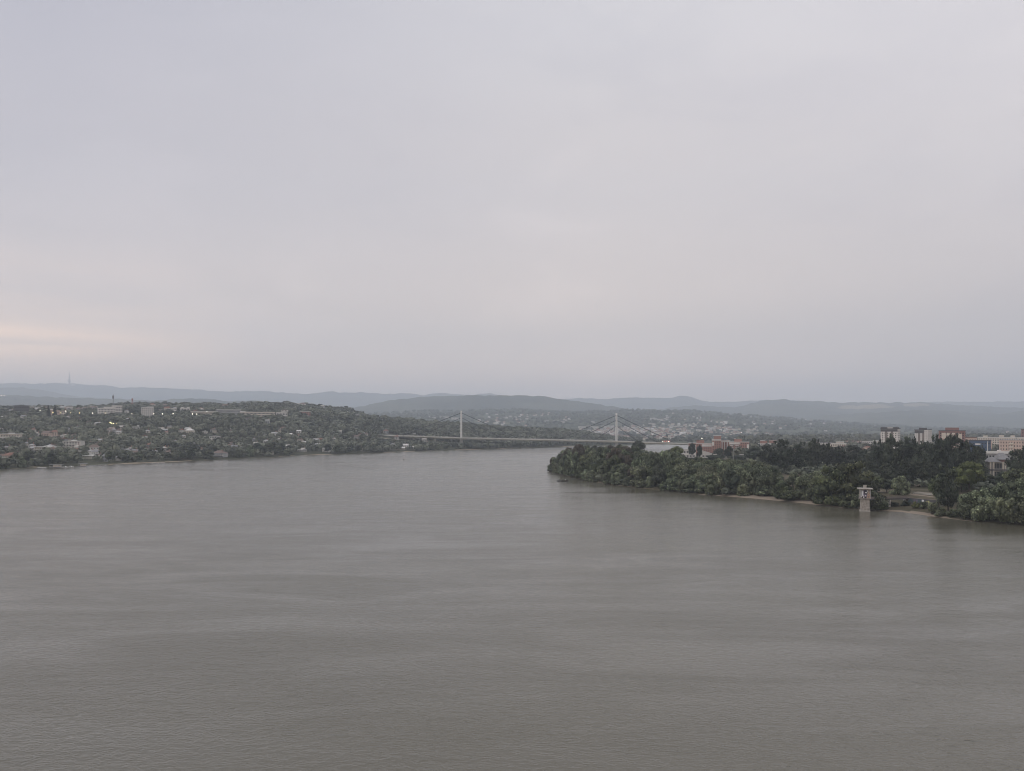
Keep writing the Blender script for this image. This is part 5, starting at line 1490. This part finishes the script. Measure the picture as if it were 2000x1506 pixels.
# trees of the city on the right bank behind the named ones
px, d = sample_polar(1700, 1440, 2120, lambda p: 900.0+0*p, lambda p: np.minimum(db_right(p)-20, 2900.0), 3)
x = (px-CX)/F*d; ok = free(x, d); px, d, x = px[ok], d[ok], x[ok]
hh = rng.uniform(9, 16, len(px)); ww = rng.uniform(9, 15, len(px))
woods('city_trees', 'green tree tops between the city roofs on the right bank', x, d, z_right(px, d)-.5, ww, hh, 46, M['wood'])
px, d = sample_polar(700, 1440, 2120, lambda p: np.minimum(db_right(p)-160, 2500.0)-120, lambda p: np.minimum(db_right(p)-20, 2960.0), 4)
x = (px-CX)/F*d; hh = rng.uniform(15, 24, len(px)); ww = rng.uniform(13, 20, len(px))
woods('riverside_forest', 'hazy belt of tall trees beyond the city on the right', x, d, z_right(px, d)-.5, ww, hh, 40, M['wood'])
# undergrowth filling the right bank between the named trees
px, d = sample_polar(1500, 1474, 2090, lambda p: df_right(p)+58, lambda p: df_right(p)+420, 5)
w_ = d-df_right(px); x = (px-CX)/F*d
open_ = ((px > 1500) & (px < 1550) & (w_ < 190)) | ((px > 1760) & (px < 1835) & (w_ < 110))
ok = free(x, d) & ~open_ & (fbm(x/40, d/40, 97, 2) > -0.12)
px, d, x = px[ok], d[ok], x[ok]
hh = rng.uniform(2, 7, len(px)); ww = rng.uniform(4, 9, len(px))
woods('bank_undergrowth', 'low bushes under the tall trees of the right bank', x, d, z_right(px, d)-.3, ww, hh, 60, M['wood'])
px, d = sample_polar(900, 1074, 1500, lambda p: df_right(p)+2, lambda p: np.minimum(db_right(p)-4, df_right(p)+230), 6)
x = (px-CX)/F*d; hh = rng.uniform(2, 6, len(px)); ww = rng.uniform(4, 8, len(px))
ok = ~((px > 1440) & (d-df_right(px) < 17))
woods('spit_undergrowth', 'low bushes under the trees of the wooded spit', x[ok], d[ok], z_right(px, d)[ok]-.3, ww[ok], hh[ok], 40, M['wood'])

# ------------------------------------------------------------------ haze: the air over the whole valley
hm = bpy.data.materials.new('haze_air'); hm.use_nodes = True
nt = hm.node_tree; nt.nodes.clear()
pv = nt.nodes.new('ShaderNodeVolumePrincipled')
pv.inputs['Color'].default_value = (*HAZE_COL, 1)
pv.inputs['Density'].default_value = HAZE_DENSITY
pv.inputs['Anisotropy'].default_value = HAZE_G
out = nt.nodes.new('ShaderNodeOutputMaterial')
nt.links.new(pv.outputs[0], out.inputs['Volume'])
hb = MB(); hb.box(-28000, 28000, -900, 28500, -9, 1300)
o = hb.build('haze', hm); tag(o, 'thin grey-blue haze filling the valley', None, None, 'stuff')
# where several alike things share a label, count them from the left
ORD = 'first second third fourth fifth sixth seventh eighth ninth tenth eleventh twelfth thirteenth fourteenth fifteenth sixteenth seventeenth eighteenth nineteenth twentieth twenty-first twenty-second twenty-third twenty-fourth twenty-fifth twenty-sixth'.split()
same = {}
for o in col.objects:
    if o.parent is None and o.get('label') and o.get('group'): same.setdefault(o['label'], []).append(o)
for lab, obs in same.items():
    n = len(obs)
    if 2 <= n <= 26 and len(lab.split()) <= 13:
        obs.sort(key=lambda o: o.location.x/o.location.y)
        for i, o in enumerate(obs):
            w = 'leftmost' if i == 0 else 'rightmost' if i == n-1 else ORD[i]+' from left'
            o['label'] = lab+', '+w
print('trees', tree_count, 'objects', len(bpy.data.objects))
